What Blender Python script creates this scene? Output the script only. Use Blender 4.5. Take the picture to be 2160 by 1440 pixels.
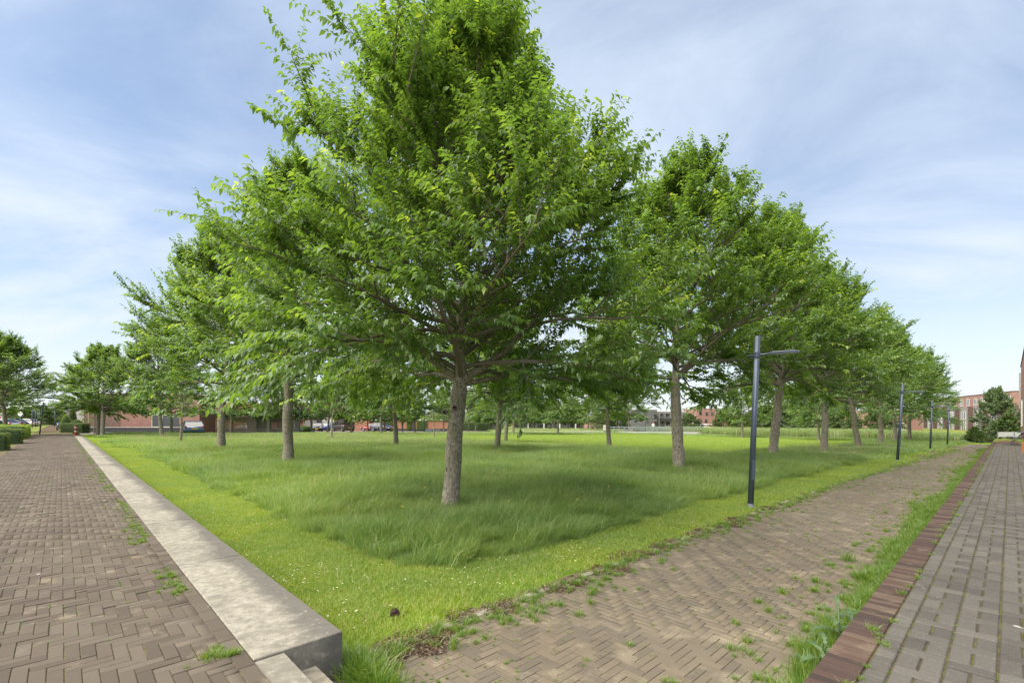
import bpy, math, random
import numpy as np
from mathutils import Vector, Matrix
R = math.radians
rng = np.random.default_rng(7)
random.seed(7)
for o in list(bpy.data.objects): bpy.data.objects.remove(o)
sc = bpy.context.scene
COL = sc.collection
# ------------------------------------------------------------------ camera
cd = bpy.data.cameras.new('camera'); cam = bpy.data.objects.new('camera', cd); COL.objects.link(cam)
cam.location = (0, 0, 1.45); cam.rotation_euler = (R(90), 0, 0)
cd.sensor_width = 36; cd.lens = 16.667; cd.shift_y = 0.0755; cd.clip_start = 0.05; cd.clip_end = 6000
sc.camera = cam
# ------------------------------------------------------------------ world, sun, exposure
SUN_EL, SUN_AZ = 56, -118          # azimuth measured clockwise from +Y (the view direction)
EXPOSURE = 1.38
w = bpy.data.worlds.new('World'); sc.world = w; w.use_nodes = True
nt = w.node_tree; nt.nodes.clear(); N = nt.nodes.new; L = nt.links.new
def mth(nt, op, a, b=None, c=None, clamp=False):
    n = nt.nodes.new('ShaderNodeMath'); n.operation = op; n.use_clamp = clamp
    for i, x in enumerate((a, b, c)):
        if x is None: continue
        if isinstance(x, (int, float)): n.inputs[i].default_value = x
        else: nt.links.new(x, n.inputs[i])
    return n.outputs[0]
def mixc(nt, f, a, b, mode='MIX'):
    n = nt.nodes.new('ShaderNodeMix'); n.data_type = 'RGBA'; n.blend_type = mode
    for s, x in ((n.inputs[0], f), (n.inputs[6], a), (n.inputs[7], b)):
        if isinstance(x, (int, float)): s.default_value = x
        elif isinstance(x, tuple): s.default_value = x if len(x) == 4 else x + (1,)
        else: nt.links.new(x, s)
    return n.outputs[2]
def maprange(nt, x, a, b, c=0.0, d=1.0, smooth=True):
    n = nt.nodes.new('ShaderNodeMapRange'); n.interpolation_type = 'SMOOTHSTEP' if smooth else 'LINEAR'
    nt.links.new(x, n.inputs[0])
    for i, q in enumerate((a, b, c, d)): n.inputs[i+1].default_value = q
    return n.outputs[0]
def noise(nt, vec, scale, detail=4, rough=0.55, dist=0.0):
    n = nt.nodes.new('ShaderNodeTexNoise'); n.inputs['Scale'].default_value = scale
    n.inputs['Detail'].default_value = detail; n.inputs['Roughness'].default_value = rough
    n.inputs['Distortion'].default_value = dist
    if vec is not None: nt.links.new(vec, n.inputs['Vector'])
    return n.outputs[0]
sky = N('ShaderNodeTexSky'); sky.sky_type = 'NISHITA'; sky.sun_disc = False
sky.sun_elevation = R(SUN_EL); sky.sun_rotation = R(SUN_AZ); sky.air_density = 1.0; sky.dust_density = 0.4; sky.ozone_density = 2.5
tc = N('ShaderNodeTexCoord'); sp = N('ShaderNodeSeparateXYZ'); L(tc.outputs['Generated'], sp.inputs[0])
zc = mth(nt, 'ADD', mth(nt, 'MAXIMUM', sp.outputs[2], 0.0), 0.22)
cx = mth(nt, 'DIVIDE', sp.outputs[0], zc); cy = mth(nt, 'DIVIDE', sp.outputs[1], zc)
cmb = N('ShaderNodeCombineXYZ'); L(cx, cmb.inputs[0]); L(cy, cmb.inputs[1])
mp = N('ShaderNodeMapping'); L(cmb.outputs[0], mp.inputs[0]); mp.inputs['Rotation'].default_value = (0, 0, R(38)); mp.inputs['Scale'].default_value = (0.5, 1.0, 1); mp.inputs['Location'].default_value = (4.2, 11.7, 0)
n1 = noise(nt, mp.outputs[0], 1.7, 9, 0.56, 0.45)
n2 = noise(nt, mp.outputs[0], 0.42, 2, 0.5, 0.0)
cl = mth(nt, 'ADD', mth(nt, 'MULTIPLY', n1, 0.60), mth(nt, 'MULTIPLY', n2, 0.52))
cover = maprange(nt, cl, 0.46, 0.72)
veil = mth(nt, 'ADD', mth(nt, 'MULTIPLY', cover, 0.70), 0.26, clamp=True)
hor = maprange(nt, sp.outputs[2], -0.05, 0.50, 1.0, 0.0)
veil = mth(nt, 'MAXIMUM', veil, mth(nt, 'MULTIPLY', hor, 0.86))
skyc = mixc(nt, 1.0, sky.outputs[0], (0.93, 0.99, 1.03), 'MULTIPLY')
cloudc = mixc(nt, hor, (4.85, 5.5, 6.45), (5.5, 5.75, 6.1))
tot = mixc(nt, veil, skyc, cloudc)
bg = N('ShaderNodeBackground'); bg.inputs['Strength'].default_value = 0.067; L(tot, bg.inputs['Color'])
wo = N('ShaderNodeOutputWorld'); L(bg.outputs[0], wo.inputs[0])
sl = bpy.data.lights.new('sun', 'SUN'); sl.energy = 3.5; sl.angle = R(85); sl.color = (1.0, 0.93, 0.80)
so = bpy.data.objects.new('sun', sl); COL.objects.link(so)
az = R(SUN_AZ); el = R(SUN_EL)
sdir = Vector((math.sin(az)*math.cos(el), math.cos(az)*math.cos(el), math.sin(el)))
so.rotation_euler = sdir.to_track_quat('Z', 'Y').to_euler(); so.location = (-30, -10, 40)
sc.view_settings.view_transform = 'Standard'; sc.view_settings.look = 'None'
sc.view_settings.exposure = EXPOSURE; sc.view_settings.gamma = 1; sc.view_settings.use_curve_mapping = False
sc.cycles.max_bounces = 6; sc.cycles.diffuse_bounces = 3; sc.cycles.transmission_bounces = 4; sc.cycles.transparent_max_bounces = 4
sc.cycles.use_denoising = True
# ------------------------------------------------------------------ coordinates
D2 = np.array([0.7245, 0.6893]); D1 = np.array([-0.6893, 0.7245])     # u runs along the right path, v along the left one
UVA = math.atan2(D2[1], D2[0])
def W(u, v, z=0.0):
    return (u*D2[0]+v*D1[0], u*D2[1]+v*D1[1], z)
def UV(x, y): return (x*D2[0]+y*D2[1], x*D1[0]+y*D1[1])
def zg(u, v):
    u = np.asarray(u, float); v = np.asarray(v, float)
    a = np.where(u > 26, u-20, np.maximum(0, u-14)**2/24.0)
    ww = np.exp(-(np.maximum(u, 0)/14.0)**2)
    z = -0.33 - 0.0145*np.minimum(a, 50) + ww*0.0065*np.clip(v-10, 0, 45) - (1-ww)*0.004*np.clip(v-40, 0, 50)
    return z
def at(px, py, z=None):
    k = (px-1080)/1000.0; s = (py-883)/1000.0
    if z is not None:
        D = (1.45-z)/s; return (k*D, D, z)
    D = 1.78/s
    for i in range(60):
        u, v = UV(k*D, D); D = 0.5*D+0.5*(1.45-float(zg(u, v)))/s
    u, v = UV(k*D, D)
    return (k*D, D, float(zg(u, v)))
# ------------------------------------------------------------------ object helpers
def tag(o, label=None, cat=None, group=None, kind=None):
    if label: o['label'] = label
    if cat: o['category'] = cat
    if group: o['group'] = group
    if kind: o['kind'] = kind
    return o
def link(name, me, parent=None, col=None):
    o = bpy.data.objects.new(name, me); (col or COL).objects.link(o)
    if parent is not None: o.parent = parent
    return o
def empty(name, loc=(0, 0, 0), rz=0.0):
    o = bpy.data.objects.new(name, None); COL.objects.link(o); o.location = loc; o.rotation_euler = (0, 0, rz); o.empty_display_size = 0.2
    return o
def copy_tree(o, parent=None):
    c = o.copy(); COL.objects.link(c); c.parent = parent
    for ch in o.children: copy_tree(ch, c)
    return c
class MB:
    def __init__(s): s.v = []; s.f = []; s.m = []
    def add(s, vs, fs, mi=0):
        b = len(s.v); s.v += [tuple(p) for p in vs]; s.f += [tuple(b+i for i in f) for f in fs]; s.m += [mi]*len(fs)
        return s
    def box(s, x0, x1, y0, y1, z0, z1, mi=0, bev=0.0):
        if bev <= 0:
            return s.add([(x0,y0,z0),(x1,y0,z0),(x1,y1,z0),(x0,y1,z0),(x0,y0,z1),(x1,y0,z1),(x1,y1,z1),(x0,y1,z1)],
                         [(0,3,2,1),(4,5,6,7),(0,1,5,4),(1,2,6,5),(2,3,7,6),(3,0,4,7)], mi)
        b = bev
        return s.add([(x0,y0,z0),(x1,y0,z0),(x1,y1,z0),(x0,y1,z0),(x0,y0,z1-b),(x1,y0,z1-b),(x1,y1,z1-b),(x0,y1,z1-b),
                      (x0+b,y0+b,z1),(x1-b,y0+b,z1),(x1-b,y1-b,z1),(x0+b,y1-b,z1)],
                     [(0,3,2,1),(8,9,10,11),(0,1,5,4),(1,2,6,5),(2,3,7,6),(3,0,4,7),(4,5,9,8),(5,6,10,9),(6,7,11,10),(7,4,8,11)], mi)
    def tube(s, pts, rad, n=8, mi=0, caps=True):
        pts = [Vector(p) for p in pts]
        if isinstance(rad, (int, float)): rad = [rad]*len(pts)
        b = len(s.v); up = Vector((0.31, 0.17, 0.93)).normalized()
        for i, p in enumerate(pts):
            t = (pts[min(i+1, len(pts)-1)]-pts[max(i-1, 0)]).normalized()
            a = t.cross(up)
            if a.length < 1e-3: a = t.cross(Vector((1, 0, 0)))
            a.normalize(); c = t.cross(a)
            for k in range(n):
                th = 2*math.pi*k/n
                q = p+(a*math.cos(th)+c*math.sin(th))*rad[i]; s.v.append(tuple(q))
        for i in range(len(pts)-1):
            for k in range(n):
                k2 = (k+1) % n
                s.f.append((b+i*n+k, b+i*n+k2, b+(i+1)*n+k2, b+(i+1)*n+k)); s.m.append(mi)
        if caps:
            s.f.append(tuple(b+k for k in range(n))[::-1]); s.m.append(mi)
            s.f.append(tuple(b+(len(pts)-1)*n+k for k in range(n))); s.m.append(mi)
        return s
    def lathe(s, prof, n=12, mi=0, at=(0,0,0)):
        b = len(s.v)
        for r, z in prof:
            for k in range(n): s.v.append((at[0]+r*math.cos(2*math.pi*k/n), at[1]+r*math.sin(2*math.pi*k/n), at[2]+z))
        for i in range(len(prof)-1):
            for k in range(n):
                k2 = (k+1) % n; s.f.append((b+i*n+k, b+i*n+k2, b+(i+1)*n+k2, b+(i+1)*n+k)); s.m.append(mi)
        s.f.append(tuple(b+(len(prof)-1)*n+k for k in range(n))); s.m.append(mi)
        return s
    def mesh(s, name, mats, smooth=False):
        me = bpy.data.meshes.new(name); me.from_pydata(s.v, [], s.f)
        for m in (mats if isinstance(mats, (list, tuple)) else [mats]): me.materials.append(m)
        me.polygons.foreach_set('material_index', s.m)
        if smooth: me.polygons.foreach_set('use_smooth', [True]*len(s.f))
        me.update(); return me
    def build(s, name, mats, parent=None, smooth=False):
        return link(name, s.mesh(name, mats, smooth), parent)
def npmesh(name, V, F, mats, attrs=None, smooth=False, midx=None):
    """V (n,3); F (m,k) all faces the same size"""
    me = bpy.data.meshes.new(name); n = len(V); m, k = F.shape
    me.vertices.add(n); me.vertices.foreach_set('co', np.ascontiguousarray(V, np.float32).ravel())
    me.loops.add(m*k); me.loops.foreach_set('vertex_index', np.ascontiguousarray(F, np.int32).ravel())
    me.polygons.add(m); me.polygons.foreach_set('loop_start', np.arange(0, m*k, k, dtype=np.int32))
    if midx is not None: me.polygons.foreach_set('material_index', np.ascontiguousarray(midx, np.int32))
    if smooth: me.polygons.foreach_set('use_smooth', np.ones(m, bool))
    for mm in (mats if isinstance(mats, (list, tuple)) else [mats]): me.materials.append(mm)
    for an, av in (attrs or {}).items():
        a = me.attributes.new(an, 'FLOAT', 'POINT'); a.data.foreach_set('value', np.ascontiguousarray(av, np.float32))
    me.update(calc_edges=True); me.validate(); return me
# ------------------------------------------------------------------ materials
def mat(name, col=(0.5,0.5,0.5), rough=0.7, metal=0.0, spec=0.4, fn=None):
    m = bpy.data.materials.new(name); m.use_nodes = True; nt = m.node_tree
    b = nt.nodes['Principled BSDF']; b.inputs['Base Color'].default_value = tuple(col)+(1,)
    b.inputs['Roughness'].default_value = rough; b.inputs['Metallic'].default_value = metal
    b.inputs['Specular IOR Level'].default_value = spec
    if fn: fn(nt, b)
    return m
def pos(nt): return nt.nodes.new('ShaderNodeNewGeometry').outputs['Position']
def objc(nt): return nt.nodes.new('ShaderNodeTexCoord').outputs['Object']
def attr(nt, n):
    a = nt.nodes.new('ShaderNodeAttribute'); a.attribute_name = n; return a.outputs['Fac']
def ramp(nt, x, stops):
    n = nt.nodes.new('ShaderNodeValToRGB'); nt.links.new(x, n.inputs[0])
    while len(n.color_ramp.elements) < len(stops): n.color_ramp.elements.new(0.5)
    for e, (p, c) in zip(n.color_ramp.elements, stops): e.position = p; e.color = tuple(c)+(1,)
    return n.outputs[0]
def bump(nt, b, h, s=0.3, d=0.01):
    n = nt.nodes.new('ShaderNodeBump'); n.inputs['Strength'].default_value = s; n.inputs['Distance'].default_value = d
    nt.links.new(h, n.inputs['Height']); nt.links.new(n.outputs[0], b.inputs['Normal'])
def plain(name, col, rough=0.6, metal=0.0, var=0.15, sc_=3.0, spec=0.4):
    def fn(nt, b):
        f = noise(nt, objc(nt), sc_, 4)
        c = mixc(nt, f, tuple(x*(1-var) for x in col), tuple(min(1, x*(1+var)) for x in col)); nt.links.new(c, b.inputs['Base Color'])
    return mat(name, col, rough, metal, spec, fn)
def paver(name, stops, sand=(0.33,0.27,0.185), sandamt=0.55, speck=0.0, sandlo=0.56):
    def fn(nt, b):
        p = pos(nt); oi = nt.nodes.new('ShaderNodeObjectInfo')
        t = mth(nt, 'FRACT', mth(nt, 'ADD', attr(nt, 'tint'), oi.outputs['Random']))
        c = ramp(nt, t, stops)
        big = noise(nt, p, 0.45, 3); mid = noise(nt, p, 3.2, 5, 0.6); fine = noise(nt, p, 90, 4, 0.7)
        c = mixc(nt, maprange(nt, fine, 0.3, 0.75, 0.0, 0.35), c, (0.75, 0.72, 0.68), 'MULTIPLY')
        c = mixc(nt, maprange(nt, big, 0.35, 0.65, 0.0, 0.30), c, (0.62, 0.58, 0.55), 'MULTIPLY')
        sm = mth(nt, 'MULTIPLY', maprange(nt, mid, sandlo, sandlo+0.16), maprange(nt, fine, 0.35, 0.6)); sm = mth(nt, 'MULTIPLY', sm, sandamt)
        c = mixc(nt, sm, c, sand)
        if speck:
            v = nt.nodes.new('ShaderNodeTexVoronoi'); v.inputs['Scale'].default_value = 160; nt.links.new(p, v.inputs['Vector'])
            c = mixc(nt, mth(nt, 'MULTIPLY', maprange(nt, v.outputs['Distance'], 0.02, 0.28, 1.0, 0.0), speck), c, (0.55, 0.53, 0.47))
        dk = maprange(nt, noise(nt, p, 7.0, 3, 0.5), 0.60, 0.72, 0.0, 0.28)
        c = mixc(nt, dk, c, (0.45, 0.42, 0.40), 'MULTIPLY')
        wp = maprange(nt, noise(nt, p, 5.3, 2, 0.4, 0.6), 0.765, 0.785, 0.0, 0.6)
        c = mixc(nt, wp, c, (0.45, 0.43, 0.39))
        nt.links.new(c, b.inputs['Base Color']); bump(nt, b, fine, 0.5, 0.003)
    return mat(name, (0.2,0.2,0.2), 0.88, 0, 0.25, fn)
M = {}
M['brickL'] = paver('dark_clay_paver', [(0,(0.082,0.066,0.051)),(0.35,(0.106,0.084,0.064)),(0.7,(0.130,0.106,0.082)),(1,(0.096,0.076,0.058))], sandamt=0.65, sandlo=0.56)
M['brickM'] = paver('buff_clay_paver', [(0,(0.140,0.116,0.084)),(0.35,(0.164,0.134,0.096)),(0.65,(0.126,0.107,0.082)),(1,(0.177,0.142,0.101))], sandamt=0.55, sandlo=0.52)
M['block'] = paver('grey_concrete_block', [(0,(0.070,0.063,0.055)),(0.5,(0.094,0.085,0.073)),(1,(0.118,0.106,0.091))], speck=0.6, sandamt=0.2)
M['bandbrick'] = paver('red_edging_brick', [(0,(0.045,0.032,0.028)),(0.25,(0.088,0.054,0.042)),(0.5,(0.115,0.080,0.058)),(0.75,(0.060,0.040,0.034)),(1,(0.092,0.055,0.044))], sandamt=0.30)
def bedfn(dry, mossc, amt):
    def fn(nt, b):
        p = pos(nt)
        c = mixc(nt, maprange(nt, noise(nt, p, 35, 4), 0.3, 0.7), dry, tuple(x*1.7 for x in dry))
        mo = mth(nt, 'MULTIPLY', maprange(nt, noise(nt, p, 6.5, 4), 0.47, 0.60), amt)
        c = mixc(nt, mo, c, mossc); nt.links.new(c, b.inputs['Base Color'])
    return fn
M['bedL'] = mat('sandy_joint_bed', (0.1,0.09,0.07), 1, 0, 0.1, bedfn((0.088,0.069,0.046), (0.17,0.18,0.03), 0.6))
M['bedM'] = mat('mossy_joint_bed', (0.1,0.09,0.07), 1, 0, 0.1, bedfn((0.105,0.082,0.054), (0.11,0.15,0.03), 0.55))
M['bedP'] = mat('dark_mossy_joint_bed', (0.1,0.09,0.07), 1, 0, 0.1, bedfn((0.060,0.050,0.032), (0.13,0.13,0.02), 0.55))
def concfn(nt, b):
    q = objc(nt); p = pos(nt); f = noise(nt, p, 70, 5, 0.75); g = noise(nt, p, 1.3, 6, 0.65, 0.6); h = noise(nt, p, 11, 6, 0.7)
    c = mixc(nt, maprange(nt, h, 0.3, 0.7), (0.20,0.182,0.148), (0.38,0.35,0.285))
    c = mixc(nt, maprange(nt, f, 0.42, 0.70, 0, 0.55), c, (0.13,0.118,0.095))
    c = mixc(nt, maprange(nt, g, 0.42, 0.66, 0, 0.6), c, (0.15,0.135,0.11))
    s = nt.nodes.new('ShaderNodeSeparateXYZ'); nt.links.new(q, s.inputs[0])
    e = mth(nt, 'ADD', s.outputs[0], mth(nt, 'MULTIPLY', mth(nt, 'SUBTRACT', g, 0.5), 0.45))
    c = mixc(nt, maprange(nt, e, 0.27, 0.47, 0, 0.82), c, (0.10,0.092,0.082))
    c = mixc(nt, maprange(nt, noise(nt, p, 27, 3, 0.6), 0.56, 0.66, 0, 0.3), c, (0.13,0.12,0.10)); c = mixc(nt, maprange(nt, noise(nt, p, 22, 2, 0.6, 0.4), 0.62, 0.70, 0, 0.25), c, (0.46,0.44,0.38))
    nt.links.new(c, b.inputs['Base Color']); bump(nt, b, mth(nt, 'ADD', f, h), 0.5, 0.006)
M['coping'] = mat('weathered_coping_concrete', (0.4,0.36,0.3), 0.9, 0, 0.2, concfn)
def conc2(nt, b):
    p = objc(nt); f = noise(nt, p, 55, 5, 0.7); g = noise(nt, p, 5, 5, 0.65, 0.8)
    c = mixc(nt, maprange(nt, g, 0.3, 0.7), (0.15,0.132,0.105), (0.33,0.295,0.23))
    c = mixc(nt, maprange(nt, f, 0.4, 0.7, 0, 0.5), c, (0.15,0.14,0.11)); nt.links.new(c, b.inputs['Base Color']); bump(nt, b, f, 0.35, 0.004)
M['conc'] = mat('stained_concrete', (0.3,0.27,0.22), 0.9, 0, 0.2, conc2)
M['concpale'] = plain('pale_concrete', (0.42,0.40,0.36), 0.9, var=0.2)
def leafmat(name, stops, trans=0.42, rough=0.42, useattr='rnd', hue=0.0, gl=0.06):
    m = bpy.data.materials.new(name); m.use_nodes = True; nt = m.node_tree; nt.nodes.clear()
    c = ramp(nt, attr(nt, useattr), stops)
    if hue:
        nz = noise(nt, pos(nt), hue, 3)
        c = mixc(nt, maprange(nt, nz, 0.35, 0.65, 0, 0.6), c, (1.35,1.18,0.8), 'MULTIPLY')
    d = nt.nodes.new('ShaderNodeBsdfDiffuse'); t = nt.nodes.new('ShaderNodeBsdfTranslucent'); g = nt.nodes.new('ShaderNodeBsdfGlossy')
    g.inputs['Roughness'].default_value = rough; g.inputs['Color'].default_value = (0.8,0.85,0.9,1)
    nt.links.new(c, d.inputs[0]); tcx = mixc(nt, 1.0, c, (1.6,1.6,0.8), 'MULTIPLY'); nt.links.new(tcx, t.inputs[0])
    a = nt.nodes.new('ShaderNodeMixShader'); a.inputs[0].default_value = trans; nt.links.new(d.outputs[0], a.inputs[1]); nt.links.new(t.outputs[0], a.inputs[2])
    b = nt.nodes.new('ShaderNodeMixShader'); b.inputs[0].default_value = gl; nt.links.new(a.outputs[0], b.inputs[1]); nt.links.new(g.outputs[0], b.inputs[2])
    o = nt.nodes.new('ShaderNodeOutputMaterial'); nt.links.new(b.outputs[0], o.inputs[0]); return m
M['leaf'] = leafmat('cherry_leaf', [(0,(0.095,0.168,0.034)),(0.6,(0.152,0.245,0.044)),(0.9,(0.245,0.345,0.054)),(1,(0.38,0.46,0.06))], 0.56)
M['leafdark'] = leafmat('dark_leaf', [(0,(0.065,0.115,0.028)),(0.7,(0.12,0.185,0.040)),(1,(0.19,0.26,0.05))], 0.45)
M['leafmid'] = leafmat('mid_green_leaf', [(0,(0.085,0.14,0.045)),(0.7,(0.15,0.215,0.075)),(1,(0.23,0.30,0.11))], 0.4)
M['leafpale'] = leafmat('pale_willow_leaf', [(0,(0.09,0.14,0.045)),(0.7,(0.14,0.20,0.06)),(1,(0.22,0.27,0.09))], 0.35)
M['hedgeleaf'] = leafmat('hedge_leaf', [(0,(0.05,0.085,0.016)),(0.6,(0.10,0.15,0.022)),(1,(0.22,0.25,0.03))], 0.35)
M['limeleaf'] = leafmat('lime_green_leaf', [(0,(0.12,0.20,0.015)),(1,(0.26,0.36,0.03))], 0.4)
M['grasslong'] = leafmat('long_grass_blade', [(0,(0.115,0.215,0.052)),(0.5,(0.185,0.29,0.085)),(0.85,(0.28,0.37,0.11)),(1,(0.42,0.45,0.22))], 0.42, 0.5, hue=0.30, gl=0.04)
M['grassmown'] = leafmat('mown_grass_blade', [(0,(0.165,0.268,0.036)),(0.6,(0.235,0.345,0.052)),(0.9,(0.32,0.38,0.10)),(1,(0.48,0.44,0.25))], 0.42, 0.5, hue=0.9, gl=0.03)
M['stalk'] = leafmat('grass_seed_stalk', [(0,(0.22,0.28,0.10)),(1,(0.42,0.38,0.22))], 0.3)
M['weed'] = leafmat('weed_blade', [(0,(0.10,0.20,0.018)),(0.7,(0.16,0.26,0.025)),(1,(0.28,0.32,0.05))], 0.4, 0.5)
M['reed'] = leafmat('reed_blade', [(0,(0.18,0.29,0.07)),(0.7,(0.26,0.36,0.11)),(0.9,(0.42,0.41,0.22)),(1,(0.55,0.47,0.32))], 0.4, 0.5)
M['thistle'] = leafmat('thistle_leaf', [(0,(0.07,0.12,0.05)),(1,(0.16,0.23,0.09))], 0.25)
def barkfn(nt, b):
    p = objc(nt); mpn = nt.nodes.new('ShaderNodeMapping'); mpn.inputs['Scale'].default_value = (1,1,0.45); nt.links.new(p, mpn.inputs[0])
    f = noise(nt, mpn.outputs[0], 28, 6, 0.7, 0.6); g = noise(nt, p, 2.2, 4, 0.6)
    mp2 = nt.nodes.new('ShaderNodeMapping'); mp2.inputs['Scale'].default_value = (3,3,14); nt.links.new(p, mp2.inputs[0])
    h = noise(nt, mp2.outputs[0], 1.4, 4, 0.6)
    c = mixc(nt, maprange(nt, f, 0.32, 0.68), (0.125,0.105,0.08), (0.41,0.36,0.285))
    c = mixc(nt, maprange(nt, h, 0.55, 0.7, 0, 0.6), c, (0.36,0.31,0.25))
    c = mixc(nt, maprange(nt, g, 0.50, 0.68, 0, 0.6), c, (0.19,0.19,0.085))
    v = nt.nodes.new('ShaderNodeTexVoronoi'); v.inputs['Scale'].default_value = 7; nt.links.new(mpn.outputs[0], v.inputs['Vector'])
    c = mixc(nt, maprange(nt, v.outputs['Distance'], 0.05, 0.22, 0.75, 0), c, (0.03,0.025,0.02))
    nt.links.new(c, b.inputs['Base Color']); bump(nt, b, mth(nt, 'ADD', f, mth(nt, 'MULTIPLY', h, 0.6)), 0.9, 0.03)
M['bark'] = mat('cherry_bark', (0.15,0.12,0.09), 0.95, 0, 0.15, barkfn)
M['twig'] = plain('twig_bark', (0.17,0.14,0.108), 0.9)
M['cut'] = plain('pruned_wood', (0.035,0.02,0.014), 0.95)
def soilfn(ca, cb, s1, s2, cc=None):
    def fn(nt, b):
        p = pos(nt); f = noise(nt, p, s1, 5, 0.65); g = noise(nt, p, s2, 5, 0.7)
        c = mixc(nt, maprange(nt, f, 0.35, 0.65), ca, cb)
        c = mixc(nt, maprange(nt, g, 0.35, 0.7, 0, 0.6), c, tuple(x*0.55 for x in ca))
        if cc: c = mixc(nt, maprange(nt, noise(nt, p, s1*3.1, 3), 0.55, 0.7, 0, 0.7), c, cc)
        nt.links.new(c, b.inputs['Base Color']); bump(nt, b, g, 0.8, 0.03)
    return fn
M['lawn'] = mat('lawn_soil_and_turf', (0.1,0.15,0.02), 1, 0, 0.1, soilfn((0.15,0.24,0.022),(0.21,0.31,0.03),0.35,24,(0.24,0.28,0.06)))
M['turf'] = mat('verge_turf', (0.1,0.15,0.02), 1, 0, 0.1, soilfn((0.13,0.18,0.025),(0.22,0.24,0.06),0.5,18,(0.25,0.22,0.11)))
M['dirt'] = mat('bare_soil', (0.1,0.08,0.05), 1, 0, 0.1, soilfn((0.09,0.065,0.04),(0.15,0.11,0.07),3,40))
M['asphalt'] = mat('street_paving', (0.2,0.19,0.18), 0.95, 0, 0.2, soilfn((0.19,0.165,0.14),(0.24,0.21,0.18),0.4,30))
M['water'] = mat('canal_water', (0.03,0.035,0.03), 0.08, 0, 0.6, lambda nt, b: bump(nt, b, noise(nt, pos(nt), 1.2, 3), 0.15, 0.05))
def wallbrick(name, a, bb, mort=(0.20,0.17,0.15)):
    def fn(nt, b):
        p = objc(nt); br = nt.nodes.new('ShaderNodeTexBrick'); s = nt.nodes.new('ShaderNodeSeparateXYZ'); nt.links.new(p, s.inputs[0])
        cb = nt.nodes.new('ShaderNodeCombineXYZ'); nt.links.new(mth(nt, 'ADD', s.outputs[0], s.outputs[1]), cb.inputs[0]); nt.links.new(s.outputs[2], cb.inputs[1])
        nt.links.new(cb.outputs[0], br.inputs['Vector']); br.inputs['Scale'].default_value = 1
        br.inputs['Brick Width'].default_value = 0.22; br.inputs['Row Height'].default_value = 0.065; br.inputs['Mortar Size'].default_value = 0.006
        br.inputs['Color1'].default_value = a+(1,); br.inputs['Color2'].default_value = bb+(1,); br.inputs['Mortar'].default_value = mort+(1,)
        g = noise(nt, p, 0.7, 5); c = mixc(nt, maprange(nt, g, 0.35, 0.65, 0, 0.35), br.outputs['Color'], (0.72,0.70,0.70), 'MULTIPLY')
        nt.links.new(c, b.inputs['Base Color'])
    return mat(name, a, 0.9, 0, 0.2, fn)
M['red'] = wallbrick('red_brick', (0.33,0.165,0.135), (0.41,0.22,0.18))
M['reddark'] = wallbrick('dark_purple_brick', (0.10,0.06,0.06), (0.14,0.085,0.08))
M['orange'] = wallbrick('orange_brick', (0.40,0.17,0.095), (0.46,0.215,0.13))
M['brown'] = wallbrick('brown_brick', (0.20,0.115,0.095), (0.26,0.155,0.13))
M['greybrick'] = wallbrick('grey_brick', (0.15,0.145,0.15), (0.19,0.18,0.185), (0.14,0.14,0.14))
M['baybrick'] = wallbrick('mauve_grey_brick', (0.27,0.235,0.24), (0.33,0.29,0.295), (0.26,0.24,0.24))
M['palebrick'] = wallbrick('pale_grey_brick', (0.30,0.27,0.24), (0.38,0.34,0.31))
M['plinth'] = plain('dark_plinth', (0.055,0.055,0.06), 0.8)
M['white'] = plain('white_paint', (0.74,0.73,0.69), 0.5, var=0.06)
M['cream'] = plain('cream_frame_paint', (0.62,0.60,0.50), 0.5, var=0.06)
M['glass'] = mat('window_glass', (0.04,0.05,0.055), 0.08, 0, 0.8, lambda nt, b: nt.links.new(mixc(nt, maprange(nt, noise(nt, objc(nt), 0.9, 2), 0.45, 0.55), (0.03,0.035,0.04), (0.16,0.16,0.14)), b.inputs['Base Color']))
M['darkpanel'] = plain('dark_grey_panel', (0.07,0.075,0.085), 0.6)
M['lamp'] = plain('dark_blue_grey_metal', (0.075,0.092,0.125), 0.38, 0.35, var=0.12, sc_=8)
M['lamppale'] = plain('weathered_blue_grey_metal', (0.16,0.19,0.24), 0.45, 0.3, var=0.1)
M['lens'] = plain('lamp_lens', (0.45,0.46,0.45), 0.25)
M['galv'] = plain('galvanised_metal', (0.36,0.38,0.41), 0.4, 0.6)
M['black'] = plain('black_rubber', (0.02,0.02,0.02), 0.7)
M['redpaint'] = plain('red_paint', (0.40,0.035,0.03), 0.45)
M['blue'] = plain('blue_sign_paint', (0.03,0.13,0.45), 0.4, var=0.05)
M['signred'] = plain('red_sign_paint', (0.5,0.04,0.04), 0.4, var=0.05)
M['yellow'] = plain('yellow_plate', (0.65,0.42,0.02), 0.5, var=0.05)
M['roof'] = plain('dark_roof_tiles', (0.075,0.065,0.065), 0.8)
M['slatwood'] = plain('weathered_wood', (0.34,0.27,0.15), 0.9, var=0.3)
M['slatgrey'] = plain('grey_weathered_wood', (0.24,0.22,0.20), 0.9, var=0.3)
M['stake'] = plain('wooden_stake', (0.34,0.27,0.15), 0.9, var=0.2)
M['petal'] = plain('white_petal', (0.80,0.80,0.78), 0.7, var=0.02)
M['yolk'] = plain('yellow_petal', (0.75,0.55,0.02), 0.7, var=0.05)
M['litter'] = leafmat('brown_leaf_litter', [(0,(0.05,0.030,0.018)),(0.6,(0.11,0.062,0.036)),(1,(0.26,0.16,0.09))], 0.1)
M['skin'] = plain('skin', (0.50,0.30,0.22), 0.6, var=0.05); M['hair'] = plain('red_brown_hair', (0.32,0.12,0.05), 0.6)
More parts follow.
